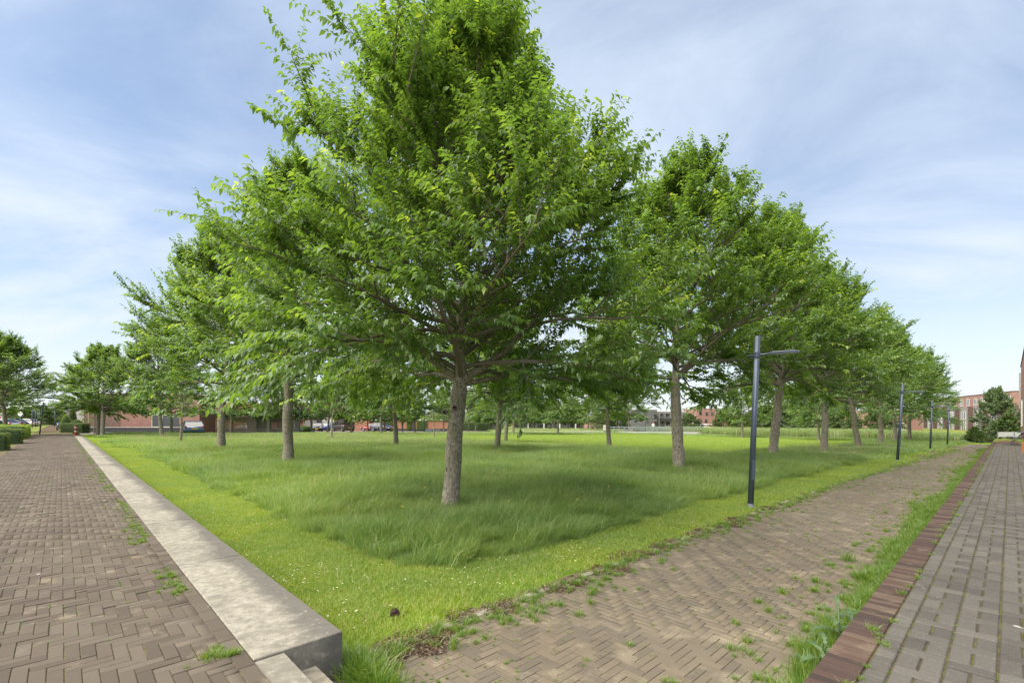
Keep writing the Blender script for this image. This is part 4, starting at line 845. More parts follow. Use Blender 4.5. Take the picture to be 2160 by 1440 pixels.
# gardens: fences, shed, orange terraces
def fence(px0, px1, D, z0, z1, m, label, pitch=0.13, base=True):
    x0, x1 = mpp(D, px0-1080), mpp(D, px1-1080); f = empty('garden_fence', (x0, D, z0)); tag(f, label, 'fence', 'wooden garden fences on low walls')
    s = MB(); n = int((x1-x0)/pitch)
    for i in range(n): s.box(i*pitch, i*pitch+pitch*0.82, -0.02*(i % 2), 0.02-0.02*(i % 2)+0.001, 0.42, z1-z0)
    o = s.build('slats', M[m], f); o['kind'] = 'stuff'
    q = MB()
    for i in range(max(2, int((x1-x0)/1.8)+1)): q.box(i*1.8-0.05, i*1.8+0.05, 0.03, 0.12, 0.2, z1-z0+0.05)
    q.build('posts', M[m], f)
    if base: wbox('base_wall', M['palebrick'], f, -0.1, x1-x0+0.1, -0.15, 0.2, -0.5, 0.34); wbox('wall_cap', M['concpale'], f, -0.12, x1-x0+0.12, -0.2, 0.22, 0.342, 0.41)
    return f
fence(433, 521, 62, -0.2, 1.35, 'slatwood', 'light brown slatted fence behind the parked hatchback'); fence(541, 632, 62, -0.25, 1.25, 'slatgrey', 'grey slatted fence left behind the thick trunk'); fence(640, 668, 84, -0.6, 1.2, 'slatgrey', 'dark fence beside the brown brick house')
sh = empty('garden_shed', (mpp(61.8, 521-1080), 61.8, -0.3)); tag(sh, 'grey brick shed with low curved roof between the fences', 'shed')
wbox('wall', M['palebrick'], sh, 0, mpp(62, 20), 0, 3, -0.4, 2.15); r_ = MB(); xs = np.linspace(-4.8, 4.2, 9)
for i in range(8):
    za, zb_ = 2.42-0.02*xs[i]**2, 2.42-0.02*xs[i+1]**2; r_.add([(xs[i]+.6,-0.1,za),(xs[i+1]+.6,-0.1,zb_),(xs[i+1]+.6,4,zb_),(xs[i]+.6,4,za),(xs[i]+.6,-0.1,za+.1),(xs[i+1]+.6,-0.1,zb_+.1),(xs[i+1]+.6,4,zb_+.1),(xs[i]+.6,4,za+.1)], [(4,5,6,7),(0,1,5,4),(0,3,2,1)])
r_.build('roof', M['roof'], sh)
wbox('gable', M['palebrick'], sh, -3.9, 4.3, 0.3, 3.2, 1.3, 2.0)
h, ln = house('orange_terrace', 430, 640, 88, -0.6, 5.0, 'orange', 'orange brick terrace with dark shuttered windows behind fences', band='white')
for px in (497, 511, 526): window(h, fx(px, 88, 430), 2.5, 1.05, 1.25, 'orange', 0, pane='darkpanel', name='shuttered_window')
for px in (541, 560, 578, 612, 628): window(h, fx(px, 88, 430), 2.7, 1.2, 1.3, 'white', 1)
for px in (548, 585, 606, 622): wbox('downpipe', M['white'], h, fx(px, 88, 430)-0.07, fx(px, 88, 430)+0.07, -0.2, -0.02, 0, 5)
wbox('pergola_roof', M['white'], h, fx(606, 88, 430), ln, -1.6, -0.06, 2.05, 2.2)
h, ln = house('brown_brick_house', 668, 745, 92, -0.75, 5.3, 'brown', 'brown brick house with cream garage door behind the van', band='brown')
window(h, fx(690, 92, 668)+0.2, 0.2, 2.2, 2.3, 'cream', 0, rail=1.4, pane='cream', name='garage_door'); wbox('door', M['darkpanel'], h, 0.05, 0.9, -0.03, 0.03, 0.1, 2.4)
h, ln = house('orange_brick_house', 744, 778, 91, -0.75, 5.2, 'orange', 'plain orange brick gable behind the red hatchback', band='orange')
# long garden wall with ivy
D_ = 92; x0, x1 = mpp(D_, 783-1080), mpp(D_, 945-1080); gw = empty('garden_wall', (x0, D_, -0.8)); tag(gw, 'long red garden wall with white top band and ivy panels', 'wall')
wbox('wall', M['orange'], gw, 0, x1-x0, 0, 0.3, -0.3, 1.95); wbox('top_band', M['white'], gw, -0.1, x1-x0+0.1, -0.25, 0.4, 1.952, 2.2); wbox('plinth', M['plinth'], gw, 0, x1-x0, -0.06, -0.004, -0.3, 0.35)
for px0, px1 in ((785, 800), (812, 828), (859, 866.5), (879, 901)):
    a, b = mpp(D_, px0-783), mpp(D_, px1-783); wbox('ivy_branches', M['leafdark'], gw, a+.05, b-.05, -0.2, -0.061, 0.1, 1.8)
    o = leafshell('ivy', boxpts(b-a, 0.22, 1.7), 1400, 0.11, M['limeleaf'], gw, px0); o.location = ((a+b)/2, -0.18, 0.15)
wbox('gate', M['plinth'], gw, mpp(D_, 868-783), mpp(D_, 873-783), -0.12, -0.065, 0, 1.7)
h, ln = house('row_house', 800, 952, 118, -1.0, 3.7, 'red', 'low red houses rising behind the garden wall', band='white')
for i, px in enumerate((815, 835, 862, 890, 905, 925, 940)): window(h, fx(px, 118, 800), 2.5, 1.5, 1.0, 'white', 1)
h, ln = house('dark_garage_row', 952, 1062, 104, -0.95, 1.9, 'reddark', 'low row of dark sheds behind the small trees', band='plinth', depth=4, cat='shed')
for k in range(5):
    a = ln*(0.1+0.18*k); wbox('garage_door', M['darkpanel'], h, a, a+1.6, -0.05, -0.003, 0, 1.7)
hh = hedge(1000, 102, -0.95, 8.0, 0.8, 1.6, 'tall dark hedge before the low sheds', 'leafdark', 0, 0.16, 3500, 'garden_hedge', 'garden hedges at the far street')
h, ln = house('grey_row_house', 1084, 1242, 128, -1.1, 3.3, 'greybrick', 'grey row of houses with pale posts and dark balconies', depth=8, band='concpale')
for k in range(9):
    x = ln*(0.14+k*0.105); window(h, x, 0.1, 1.5, 1.3, 'plinth', 1); 
    if k % 2 == 0: wbox('pale_post', M['white'], h, x+0.85, x+1.1, -0.9, -0.6, 0, 2.9)
    wbox('balcony', M['plinth'], h, x-0.7, x+0.7, -0.8, -0.055, 1.55, 2.2); window(h, x, 2.22, 1.4, 0.95, 'white', 1)
h, ln = house('red_corner_house', 1243, 1281, 118, -1.1, 3.0, 'red', 'red brick house left of the large bushy tree', band='red')
window(h, 1.2, 1.7, 0.9, 0.6, 'white', 0)
h, ln = house('charcoal_building', 1330, 1386, 112, -1.2, 4.75, 'greybrick', 'charcoal brick apartment block behind the bridge', depth=14, band='concpale')
window(h, fx(1366, 112, 1330), 1.6, 0.9, 0.5, 'plinth', 1); 
for (px, z_, w2, h2_) in ((1380, 2.6, 1.3, 1.7), (1380, 0.4, 1.3, 1.7)): window(h, fx(px, 112, 1330), z_, w2, h2_, 'plinth', 1)
h, ln = house('balcony_block', 1389, 1450, 114, -1.2, 4.3, 'palebrick', 'pale block with dark balconies right of charcoal wall', depth=12, band='concpale')
for k in range(5):
    x = 0.9+k*1.35; window(h, x, 2.4, 1.1, 1.6, 'plinth', 1); window(h, x, 0.3, 1.1, 1.6, 'plinth', 1); wbox('balcony', M['plinth'], h, x-0.6, x+0.6, -0.7, -0.055, 2.2, 2.8)
h, ln = house('red_apartment_house', 1470, 1512, 118, -1.1, 5.1, 'red', 'red brick house with roof terrace behind low garage', band='white')
for (x, z_) in ((0.9, 3.5), (2.5, 3.3), (3.9, 3.3), (0.9, 1.6), (2.3, 1.6)): window(h, x, z_, 0.6, 0.9, 'plinth', 0)
h, ln = house('low_red_garage', 1475, 1502, 108, -1.1, 1.2, 'red', 'low dark red garage with white roof edge beyond the bridge', depth=4, cat='garage')
h, ln = house('brick_porch_house', 1537, 1562, 112, -1.1, 3.8, 'red', 'brick house with dark porch seen between the canal trees', band='red')
window(h, 1.9, 1.0, 0.8, 1.3, 'plinth', 0); wbox('porch', M['reddark'], h, 0.1, 1.4, -1.0, -0.01, 0, 1.2)
h, ln = house('canal_terrace', 1786, 1850, 120, -1.2, 3.9, 'red', 'distant red terrace with tall windows behind willows', depth=9)
for k in range(5): window(h, 0.9+k*1.5, 2.2, 0.7, 1.3, 'white', 0); window(h, 0.9+k*1.5, 0.2, 0.7, 1.2, 'white', 0)
h, ln = house('red_side_house', 1868, 1946, 106, -1.2, 4.6, 'red', 'plain red brick house side left of the terraced row', depth=9)
for k in range(3): window(h, 0.8+k*1.6, 0.1, 0.8, 1.6, 'white', 1)
# the three-storey row on the right, facade receding leftwards
h, ln = house('terraced_row', 1944, 2134.5, 133.6, -1.3, 7.8, 'red', 'three storey red brick row with tall white windows', depth=11, D1_=88.0, band='roof')
nb = 7; pitch = ln/nb
for k in range(nb):
    x0 = k*pitch; xc = x0+pitch*0.34
    wbox('grey_bay', M['baybrick'], h, x0+0.25, x0+pitch*0.60, -0.75, -0.002, -0.7, 5.42); b_ = wbox('dark_bay_side', M['reddark'], h, x0+pitch*0.60+.004, x0+pitch*0.66, -0.745, -0.003, -0.7, 5.40)  # dark strip gives each grey bay a darker near side face
    window(h, xc, 2.65, 2.1, 1.75, 'white', 1, face=-0.76); window(h, xc, -0.2, 2.1, 2.5, 'white', 1, face=-0.76, rail=1.75)
    window(h, xc-0.2, 5.65, 1.7, 1.5, 'white', 1); window(h, x0+pitch*0.84, 5.65, 1.6, 1.5, 'white', 1)
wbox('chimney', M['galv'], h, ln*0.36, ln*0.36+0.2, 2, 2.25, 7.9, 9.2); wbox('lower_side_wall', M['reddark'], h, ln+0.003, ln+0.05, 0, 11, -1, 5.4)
# near building at the right edge
rb = empty('corner_building', W(49.5, -0.52, 0), UVA); tag(rb, 'red brick building corner at the right end of the block paving', 'building')
wbox('wall', M['red'], rb, -13, 0, -12, 0, -0.5, 5.1); wbox('drainpipe', M['concpale'], rb, -0.35, -0.05, 0.01, 0.10, 2.2, 4.7); wbox('parapet', M['brown'], rb, -13.03, 0.03, -12, 0.03, 5.102, 5.22)
window(rb, -6, 1.0, 1.6, 1.6, 'white', 1, face=0.05)
pn = empty('windscreen_panels', (mpp(37, 2105-1080), 37, 0)); tag(pn, 'pair of low white panels at the end of the paving', 'screen')
for k in range(2): wbox('panel', M['white'], pn, k*1.30+0.02, k*1.30+1.24, 0, 0.03, 0.04, 0.42)
for k in range(3): wbox('post', M['galv'], pn, k*1.30-0.03+0.0, k*1.30+0.015, -0.01, 0.045, -0.2, 0.46)
kb_ = MB(); uvbox(kb_, 40.9, 41.2, -1.4, 0.5, -0.1, 0.12, 0, 0.01); o = kb_.build('timber_edging', M['brown']); tag(o, 'short brown timber kerb at the end of the paving', 'kerb')
# picnic table
pt = empty('picnic_table', (mpp(26.5, 2156-1080), 26.3, 0), UVA); tag(pt, 'dark metal picnic table at the right edge of the paving', 'table')
wbox('tabletop', M['greybox'], pt, -0.8, 0.8, -0.35, 0.35, 0.68, 0.72); wbox('seat', M['greybox'], pt, -0.8, 0.8, 0.50, 0.75, 0.42, 0.46); wbox('seat', M['greybox'], pt, -0.8, 0.8, -0.75, -0.50, 0.42, 0.46)
for sx in (-0.6, 0.6):
    MB().tube([(sx, -0.65, 0), (sx, -0.1, 0.68)], 0.025, 6).build('leg', M['greybox'], pt); MB().tube([(sx, 0.65, 0), (sx, 0.1, 0.68)], 0.025, 6).build('leg', M['greybox'], pt); MB().tube([(sx, -0.72, 0.41), (sx, 0.72, 0.41)], 0.02, 6).build('brace', M['greybox'], pt)
pl = empty('planter', (mpp(20.6, 2172-1080), 20.6, 0), UVA); tag(pl, 'rust brown planter box near the picnic table', 'planter'); wbox('box', M['corten'], pl, -0.25, 0.25, -0.12, 0.25, 0, 0.42, 0.01); o = leafshell('foliage', boxpts(0.5, 0.4, 0.15), 250, 0.06, M['leaf'], pl, 3); o.location = (0, 0.05, 0.36)
# ------------------------------------------------------------------ lamp posts
def lamp_meshes():
    return dict(pole=MB().tube([(0,0,-0.3),(0,0,3.46)], [0.058,0.052], 14).mesh('pole', M['lamp'], True),
        arm=MB().tube([(-0.20,0,3.06),(0.30,0,3.09)], 0.022, 8).mesh('arm', M['lamp'], True),
        head=MB().box(0.26,0.76,-0.06,0.06,3.075,3.115,0,0.006).mesh('lamp_head', M['lamp']),
        lens=MB().box(0.30,0.72,-0.045,0.045,3.066,3.074).mesh('lens', M['lens']), collar=MB().tube([(0,0,3.03),(0,0,3.13)], 0.066, 14).mesh('collar', M['lamp']))
LM = lamp_meshes(); LAMPG = 'lamp posts beside the brick paths'
def lamp(loc, rz, lean, label, s=1.0, pale=False):
    r_ = empty('lamp_post', loc); tag(r_, label, 'street lamp', LAMPG); r_.rotation_euler = (0, lean, 0); r_.scale = (s, s, s)
    link('pole', LM['pole'], r_); 
    for k in ('arm', 'head', 'collar'):
        o = link({'head': 'lamp_head'}.get(k, k), LM[k], r_); o.rotation_euler = (0, 0, rz)
        if k == 'head': link('lens', LM['lens'], o)
        if k == 'head': # fins on top
            f = MB()
            for i in range(14): f.box(0.31+i*0.029, 0.318+i*0.029, -0.05, 0.05, 3.116, 3.128)
            fo = f.build('cooling_fins', M['galv'], o)
    d_ = MB().box(-0.035, 0.035, -0.062, -0.050, 0.55, 0.95, 0, 0.004).build('access_door', M['lamp'], r_); MB().tube([(0,0,0.0),(0,0,0.06)], 0.068, 14).build('base_collar', M['galv'], r_)
    return r_
AV = math.atan2(-D1[1], -D1[0])
lamp(at(1583, 1068), AV, 0.042, 'nearest lamp post, dark blue pole with flat arm over the path'); lamp(at(1893, 972), AV, 0.07, 'second lamp post along the lower path, leaning right'); lamp(at(1962, 951), AV, 0.04, 'third lamp post before the reeds and terraced houses', 0.93); lamp(at(1998, 939), AV, 0.05, 'fourth and farthest lamp post near the canal', 0.98)
lamp(at(68, 903, 0.0), UVA, 0.0, 'upright dark lamp post between the clipped hedges', 1.0)
p = at(83.5, 917, 0.0); lamp(p, UVA+0.5, 0.12, 'slanting lamp post at the left edge of the brick path', 0.86)
for i, (px, D, lb) in enumerate([(75, 78, 'pale distant lamp post just right of the upright one'), (79.5, 88, 'thin distant lamp post, third down the parking road'), (83.5, 98, 'thin distant lamp post left of the slanting pole'), (115, 86, 'distant lamp post with arm beside the motorbike')]): lamp((mpp(D, px-1080), D, 0), UVA, 0.0, lb, 0.95)
lamp(at(1018, 909), 0.5, 0, 'lamp post in front of the far grey houses', 0.9) if False else None
for i, (px, py, lb) in enumerate([(1111, 910, 'thin lamp post before the grey row houses'), (1361, 915, 'thin lamp post before the bridge railing'), (895, 911, 'pale lamp post before the garden wall'), (632, 914, 'lamp post right of the thick knobbly trunk'), (1917, 914, 'thin lamp post between far path trees')]): lamp(at(px, py), 0.4, 0, lb, 1.0)
# ------------------------------------------------------------------ bollard, stakes, signs
bo = empty('bollard', W(0.95, 57.0, -0.02)); tag(bo, 'red and white striped bollard at the end of the coping', 'bollard')
MB().lathe([(0.085,-0.1),(0.085,0.84),(0.075,0.9),(0.03,0.93)], 14).build('post', M['redpaint'], bo, True)
for z_ in (0.32, 0.66): MB().lathe([(0.090, z_),(0.090, z_+0.09)], 14).build('white_band', M['white'], bo)
for (px, py, hh_, lb) in ((188, 912, 2.3, 'pale wooden stake beside the tiny tree'), (429, 912, 2.4, 'thick yellowish wooden stake right of the parked hatchback'), (216+0, 905, 0, ''), (586, 912, 1.9, 'wooden stake among dark trees before the grey fence')):
    if hh_ == 0: continue
    p = at(px, py); s_ = MB().tube([(0,0,-0.2),(0,0,hh_)], 0.09 if px < 450 else 0.06, 8).build('tree_stake', M['stake']); s_.location = p; tag(s_, lb, 'stake', 'wooden tree stakes')
def sign(px, py, D, kind, label, hgt=2.2):
    z = 1.45-(py-883)/1000*D; s_ = empty('road_sign', (mpp(D, px-1080), D, z)); tag(s_, label, 'sign')
    MB().tube([(0,0,-0.3),(0,0,hgt)], 0.03, 6).build('pole', M['galv'], s_)
    if kind == 'blue': MB().tube([(0,-0.03,hgt-0.25),(0,-0.05,hgt-0.25)], 0.42, 16).build('disc', M['blue'], s_)
    elif kind == 'round': MB().tube([(0,-0.03,hgt-0.25),(0,-0.05,hgt-0.25)], 0.34, 16).build('disc', M['white'], s_)
    elif kind == 'noentry':
        wbox('board', M['white'], s_, -0.38, 0.38, -0.05, -0.03, hgt-0.95, hgt-0.02); r_ = MB()
        for k in range(16):
            a, b = 2*math.pi*k/16, 2*math.pi*(k+1)/16
            r_.add([(0.27*math.cos(a), -0.055, hgt-0.48+0.27*math.sin(a)), (0.27*math.cos(b), -0.055, hgt-0.48+0.27*math.sin(b)), (0.19*math.cos(b), -0.055, hgt-0.48+0.19*math.sin(b)), (0.19*math.cos(a), -0.055, hgt-0.48+0.19*math.sin(a))], [(0,1,2,3)])
        r_.build('red_ring', M['signred'], s_)
    else: wbox('board', M['white'], s_, -0.25, 0.25, -0.05, -0.03, hgt-0.9, hgt)
sign(1276, 912, 76, 'noentry', 'white board with red ring at the bridge end', 1.45); bpy.data.objects['road_sign'].scale = (0.68, 1, 0.85); sign(1461, 904, 96, 'board', 'small white board above the bridge railing', 1.5); sign(1597, 902, 104, 'blue', 'round blue road sign beyond the canal', 1.3); sign(1580, 902, 104, 'round', 'round pale road sign left of the blue one', 1.3)
sign(43, 903, 66, 'round', 'thin sign post between hedge and parked cars', 2.3)
for (px, py, w2, hh_, lb) in ((905, 914, 0.95, 0.62, 'grey metal utility box left of the largest trunk'), (924, 913, 0.55, 0.5, 'smaller grey utility box beside the larger one')):
    p = at(px, py); b_ = empty('utility_box', p); tag(b_, lb, 'utility box'); wbox('cabinet', M['greybox'], b_, -w2/2, w2/2, -0.2, 0.2, -0.1, hh_, 0.02); wbox('lid', M['greybox'], b_, -w2/2-0.03, w2/2+0.03, -0.23, 0.23, hh_+.002, hh_+0.05, 0.01); wbox('door', M['greybox'], b_, -w2/2+0.05, w2/2-0.05, -0.215, -0.201, 0.05, hh_-0.05)
p = at(1159.5, 909); b_ = empty('litter_bin', p); tag(b_, 'dark litter bin between the slim far trees', 'bin'); MB().lathe([(0.2, 0),(0.24, 0.1),(0.26, 0.75)], 12).build('body', M['plinth'], b_); MB().lathe([(0.28, 0.752),(0.27, 0.82),(0.1, 0.86)], 12).build('lid', M['plinth'], b_)
p = at(995, 908); b_ = empty('fire_hydrant_post', p); tag(b_, 'small red and white marker post right of largest trunk', 'marker post'); wbox('post', M['redpaint'], b_, -0.12, 0.12, -0.1, 0.1, -0.1, 0.55); wbox('white_panel', M['white'], b_, -0.1, 0.1, -0.12, -0.103, 0.25, 0.5)
# bike rack before the red car
bk = empty('bicycle_rack', at(775, 913)); tag(bk, 'grey metal bicycle stands in front of the red hatchback', 'bicycle rack')
for i in range(3): MB().tube([(-1.0+i*0.9,0,-0.1),(-1.0+i*0.9,0,0.75),(-0.3+i*0.9,0,0.75),(-0.3+i*0.9,0,-0.1)], 0.03, 6).build('hoop', M['galv'], bk)
# ------------------------------------------------------------------ bridge
br = empty('footbridge', (0, 0, 0)); tag(br, 'low concrete bridge with pale metal railing over the canal', 'bridge')
xa, ya, xb, yb = mpp(80, 1272-1080), 80, mpp(76, 1484-1080), 76; an = math.atan2(yb-ya, xb-xa); lnb = math.hypot(xb-xa, yb-ya); br.location = (xa, ya, -0.80); br.rotation_euler = (0, 0, an)
wbox('deck', M['concpale'], br, 2.0, lnb, 0, 3.2, -0.28, 0.0); wbox('edge_beam', M['concpale'], br, -6, lnb, -0.12, -0.003, -0.20, 0.16)
for x in (7.8, 12.0, 15.2): wbox('pier', M['conc'], br, x-0.35, x+0.35, 0.1, 3.0, -1.1, -0.281)
for yy in (0.0, 3.1):
    r_ = MB(); 
    r_.box(0, lnb, yy-0.04, yy+0.04, 0.84, 0.92); r_.box(0, lnb, yy-0.02, yy+0.02, 0.56, 0.60); r_.box(0, 4.2, yy-0.02, yy+0.02, 0.30, 0.34); r_.build('handrail', M['galv'], br)
    pm = MB().box(-0.03, 0.03, -0.03, 0.03, 0.0, 0.84).mesh('baluster_post', M['galv'])
    for i in range(19): o = link('baluster_post', pm, br); o.location = (i*lnb/18, yy, 0)
    pm = MB()
    for i in range(int((lnb-4.2)/0.13)): pm.box(4.2+i*0.13, 4.2+i*0.13+0.02, yy-0.01, yy+0.01, 0.1, 0.84)
    o = pm.build('railing_bars', M['galv'], br); o['kind'] = 'stuff'
wp = MB(); wp.box(mpp(80, 1040-1080), xa, 79.0, 82.2, -1.2, -0.66); o = wp.build('bridge_path', M['concpale']); o['kind'] = 'structure'
# ------------------------------------------------------------------ people (one continuous body each)
def person(loc, rz, label, top, legs, hair, lean=0.0):
    p0 = empty('person', loc, rz); tag(p0, label, 'person')
    vs = [(0,0,0.92),(0,0.01,1.12),(0,0,1.32),(0,0,1.43),(0,-0.01,1.50),(0,-0.02,1.60),(0,-0.01,1.70),
          (0.09,0,0.88),(0.10,-0.06,0.50),(0.10,-0.14,0.07),(0.10,-0.26,0.04),(-0.09,0,0.88),(-0.10,0.10,0.50),(-0.10,0.24,0.10),(-0.10,0.14,0.04),
          (0.17,0,1.38),(0.24,0.06,1.12),(0.22,-0.04,0.88),(0.22,-0.07,0.80),(-0.17,0,1.38),(-0.24,-0.04,1.12),(-0.22,-0.16,0.90),(-0.22,-0.20,0.83)]
    es = [(0,1),(1,2),(2,3),(3,4),(4,5),(5,6),(0,7),(7,8),(8,9),(9,10),(0,11),(11,12),(12,13),(13,14),(3,15),(15,16),(16,17),(17,18),(3,19),(19,20),(20,21),(21,22)]
    rd = [0.14,0.125,0.15,0.10,0.055,0.095,0.085,0.095,0.065,0.04,0.035,0.095,0.065,0.04,0.035,0.065,0.048,0.032,0.03,0.065,0.048,0.032,0.03]
    me = bpy.data.meshes.new('body'); me.from_pydata(vs, es, []); o = link('body', me, p0)
    for m_ in (M['skin'], M[top], M[legs]): me.materials.append(m_)
    mo = o.modifiers.new('skin', 'SKIN'); lay = me.skin_vertices[0] if me.skin_vertices else None
    if lay is None:
        bpy.context.view_layer.objects.active = o; bpy.context.view_layer.update(); lay = me.skin_vertices[0]
    for i, r_ in enumerate(rd): lay.data[i].radius = (r_, r_)
    lay.data[0].use_root = True
    su = o.modifiers.new('sub', 'SUBSURF'); su.levels = su.render_levels = 1
    dg = bpy.context.evaluated_depsgraph_get(); ev = o.evaluated_get(dg); nm = bpy.data.meshes.new_from_object(ev); o.modifiers.clear(); o.data = nm
    nm.materials.clear()
    for m_ in (M['skin'], M[top], M[legs]): nm.materials.append(m_)
    for f in nm.polygons: f.material_index = 0 if (f.center.z > 1.47 or (abs(f.center.x) > 0.19 and f.center.z < 0.9 and f.center.z > 0.6)) else (1 if f.center.z > 0.95 else 2); f.use_smooth = True
    hb = MB(); hb.lathe([(0.105, -0.16), (0.125, -0.04), (0.125, 0.05), (0.10, 0.12), (0.05, 0.16), (0.01, 0.17)], 12, at=(0, 0.03, 1.62)); hb.build('hair', M[hair], p0, True)
    return p0
person((mpp(79.0, 1378-1080), 79.0, -0.80), 2.4, 'red haired person in pale clothes walking over the bridge', 'shirt', 'trous', 'hair')
person((mpp(62, -1-1080), 62, 0.0), 0.4, 'person in black cut off at the left edge beyond the hedges', 'blackcloth', 'blackcloth', 'signred')
# ------------------------------------------------------------------ vehicles
def car(loc, rz, paint, label, kind='hatch', L_=4.1, Wd=1.75, H_=1.47, cat='car'):
    c = empty('parked_car' if kind != 'van' else 'parked_van', loc, rz); tag(c, label, cat if kind != 'van' else 'van', 'vehicles parked at the far street' if 'street' in label or True else None)
    hw = Wd/2; body = MB()
    if kind == 'van':
        st = [(0, .30, .95, .80), (0.12, .26, 1.05, .97), (0.9, .24, 1.15, 1), (1.5, .24, 1.2, 1), (L_*0.5, .24, 1.2, 1), (L_-0.1, .26, 1.2, .99), (L_, .32, 1.15, .96)]
        cab = [(0.75, .02, 1.17), (1.55, 1, 1.2), (L_*0.5, 1.0, 1.2), (L_-0.08, 1.0, 1.2), (L_-0.01, .0, 1.2)]
    else:
        bh = 0.92 if kind != 'suv' else 1.05; rear = 1.0 if kind in ('hatch', 'suv', 'estate') else 0.9
        st = [(0, .38, .60, .78), (0.12, .24, .72, .93), (0.9, .20, bh-.06, 1), (1.5, .20, bh, 1), (L_*0.6, .20, bh, 1), (L_-0.5, .22, bh*rear, .98), (L_-0.1, .26, bh*rear-.02, .93), (L_, .36, .75, .84)]
        if kind == 'sedan': cab = [(1.25, .0, 0), (2.0, 1, 0), (3.0, 1, 0), (L_-0.75, .0, 0)]
        else: cab = [(1.15, .0, 0), (1.85, 1, 0), (L_-0.85, .97, 0), (L_-0.12, .0, 0)]
    sec = []
    for (x, zb_, zt_, wf) in st:
        a = hw*wf; sec.append([(x, -a*.93, zb_), (x, -a, zb_+.22), (x, -a*.985, zt_-.10), (x, -a*.90, zt_), (x, a*.90, zt_), (x, a*.985, zt_-.10), (x, a, zb_+.22), (x, a*.93, zb_)])
    V = [p for s_ in sec for p in s_]; F = []
    for i in range(len(sec)-1):
        for k in range(8): F.append((i*8+k, (i+1)*8+k, (i+1)*8+(k+1) % 8, i*8+(k+1) % 8))
    F.append(tuple(range(8))); F.append(tuple((len(sec)-1)*8+k for k in range(8))[::-1]); body.add(V, F)
    b = body.build('body', paint, c, True)
    # cabin glass ring and roof
    bz = lambda x: np.interp(x, [s_[0] for s_ in st], [s_[2] for s_ in st])-0.01
    g = MB(); rows = []
    for (x, f, _q) in cab:
        zb_ = bz(x); zt_ = zb_+(H_-0.05-zb_)*f; wb_ = hw*.90; wt = hw*(.90-.16*f) if kind != 'van' else hw*(.97-.05*f); rows.append([(x, -wb_, zb_), (x, -wt, zt_), (x, wt, zt_), (x, wb_, zb_)])
    V = [p for s_ in rows for p in s_]; F = []
    for i in range(len(rows)-1):
        for k in range(3): F.append((i*4+k, (i+1)*4+k, (i+1)*4+k+1, i*4+k+1))
    g.add(V, F)
    if kind == 'van':
        g.build('upper_body', paint, c)
        for sy in (-1, 1):
            for x0_, x1_ in ((1.55, 2.4), (2.6, 3.9), (4.0, L_-.35)): MB().add([(x0_, sy*(hw*.965+.008), 1.30), (x1_, sy*(hw*.965+.008), 1.30), (x1_, sy*(hw*.935+.008), 1.78), (x0_, sy*(hw*.935+.008), 1.78)], [(0,1,2,3)]).build('side_window', M['carglass'], c)
            MB().box(L_+.0, L_+.015, sy*0.45-.36, sy*0.45+.36, 1.28, 1.85).build('rear_window', M['carglass'], c)
        MB().add([(0.78, -hw*.85, 1.20), (0.78, hw*.85, 1.20), (1.5, hw*.82, H_-.12), (1.5, -hw*.82, H_-.12)], [(0,1,2,3)]).build('windscreen', M['carglass'], c).location.x = -0.03
        MB().box(1.5, L_-.05, -hw*.90, hw*.90, H_-.055, H_+.0, 0, .03).build('roof', paint, c)
    else:
        g.build('cabin_window', M['carglass'], c)
        xr0, xr1 = cab[1][0]-.04, cab[2][0]+.05; MB().box(xr0, xr1, -hw*.745, hw*.745, H_-.065, H_-.01, 0, .025).build('roof', paint, c)
        for sy in (-1, 1):   # pillars
            q = MB()
            for (xa_, xb_) in ((cab[0][0]+.02, cab[1][0]), (cab[3][0]-.02, cab[2][0])): q.tube([(xa_, sy*hw*.89, bz(xa_)), (xb_, sy*hw*.75, H_-.06)], .035, 5)
            xm = (xr0+xr1)/2; q.tube([(xm, sy*hw*.905, bz(xm)), (xm, sy*hw*.755, H_-.06)], .03, 5); q.build('pillar', paint, c)
    wr = 0.32 if kind in ('hatch', 'sedan', 'estate') else 0.36
    for x in (0.78, L_-0.80):
        for sy in (-1, 1):
            wo_ = MB().tube([(x, sy*(hw-.20), wr), (x, sy*(hw+.005), wr)], wr, 16).build('wheel', M['black'], c); MB().tube([(x, sy*(hw+.004), wr), (x, sy*(hw+.018), wr)], wr*.62, 12).build('rim', M['alloy'], wo_)
    zl_ = .66 if kind != 'van' else .9
    for sy in (-1, 1):
        MB().box(0.0, .16, sy*hw*.68-.16, sy*hw*.68+.16, zl_-.08, zl_+.07, 0, .02).build('headlight', M['headl'], c)
        MB().box(L_-.10, L_+.012, sy*hw*.84-.075, sy*hw*.84+.075, zl_+.10, zl_+.30, 0, .02).build('tail_light', M['tail'], c)
        MB().box(1.35, 1.5, sy*(hw+.09)-.09, sy*(hw+.09)+.09, (.92 if kind != 'van' else 1.25), (1.06 if kind != 'van' else 1.5), 0, .02).build('mirror', paint, c)
    MB().box(L_+.013, L_+.025, -.26, .26, .62, .74).build('licence_plate', M['yellow'], c); MB().box(-.02, -.008, -.26, .26, .40, .52).build('licence_plate', M['yellow'], c)
    MB().box(-.006, .05, -.5, .5, .44, .60).build('grille', M['black'], c)
    return c
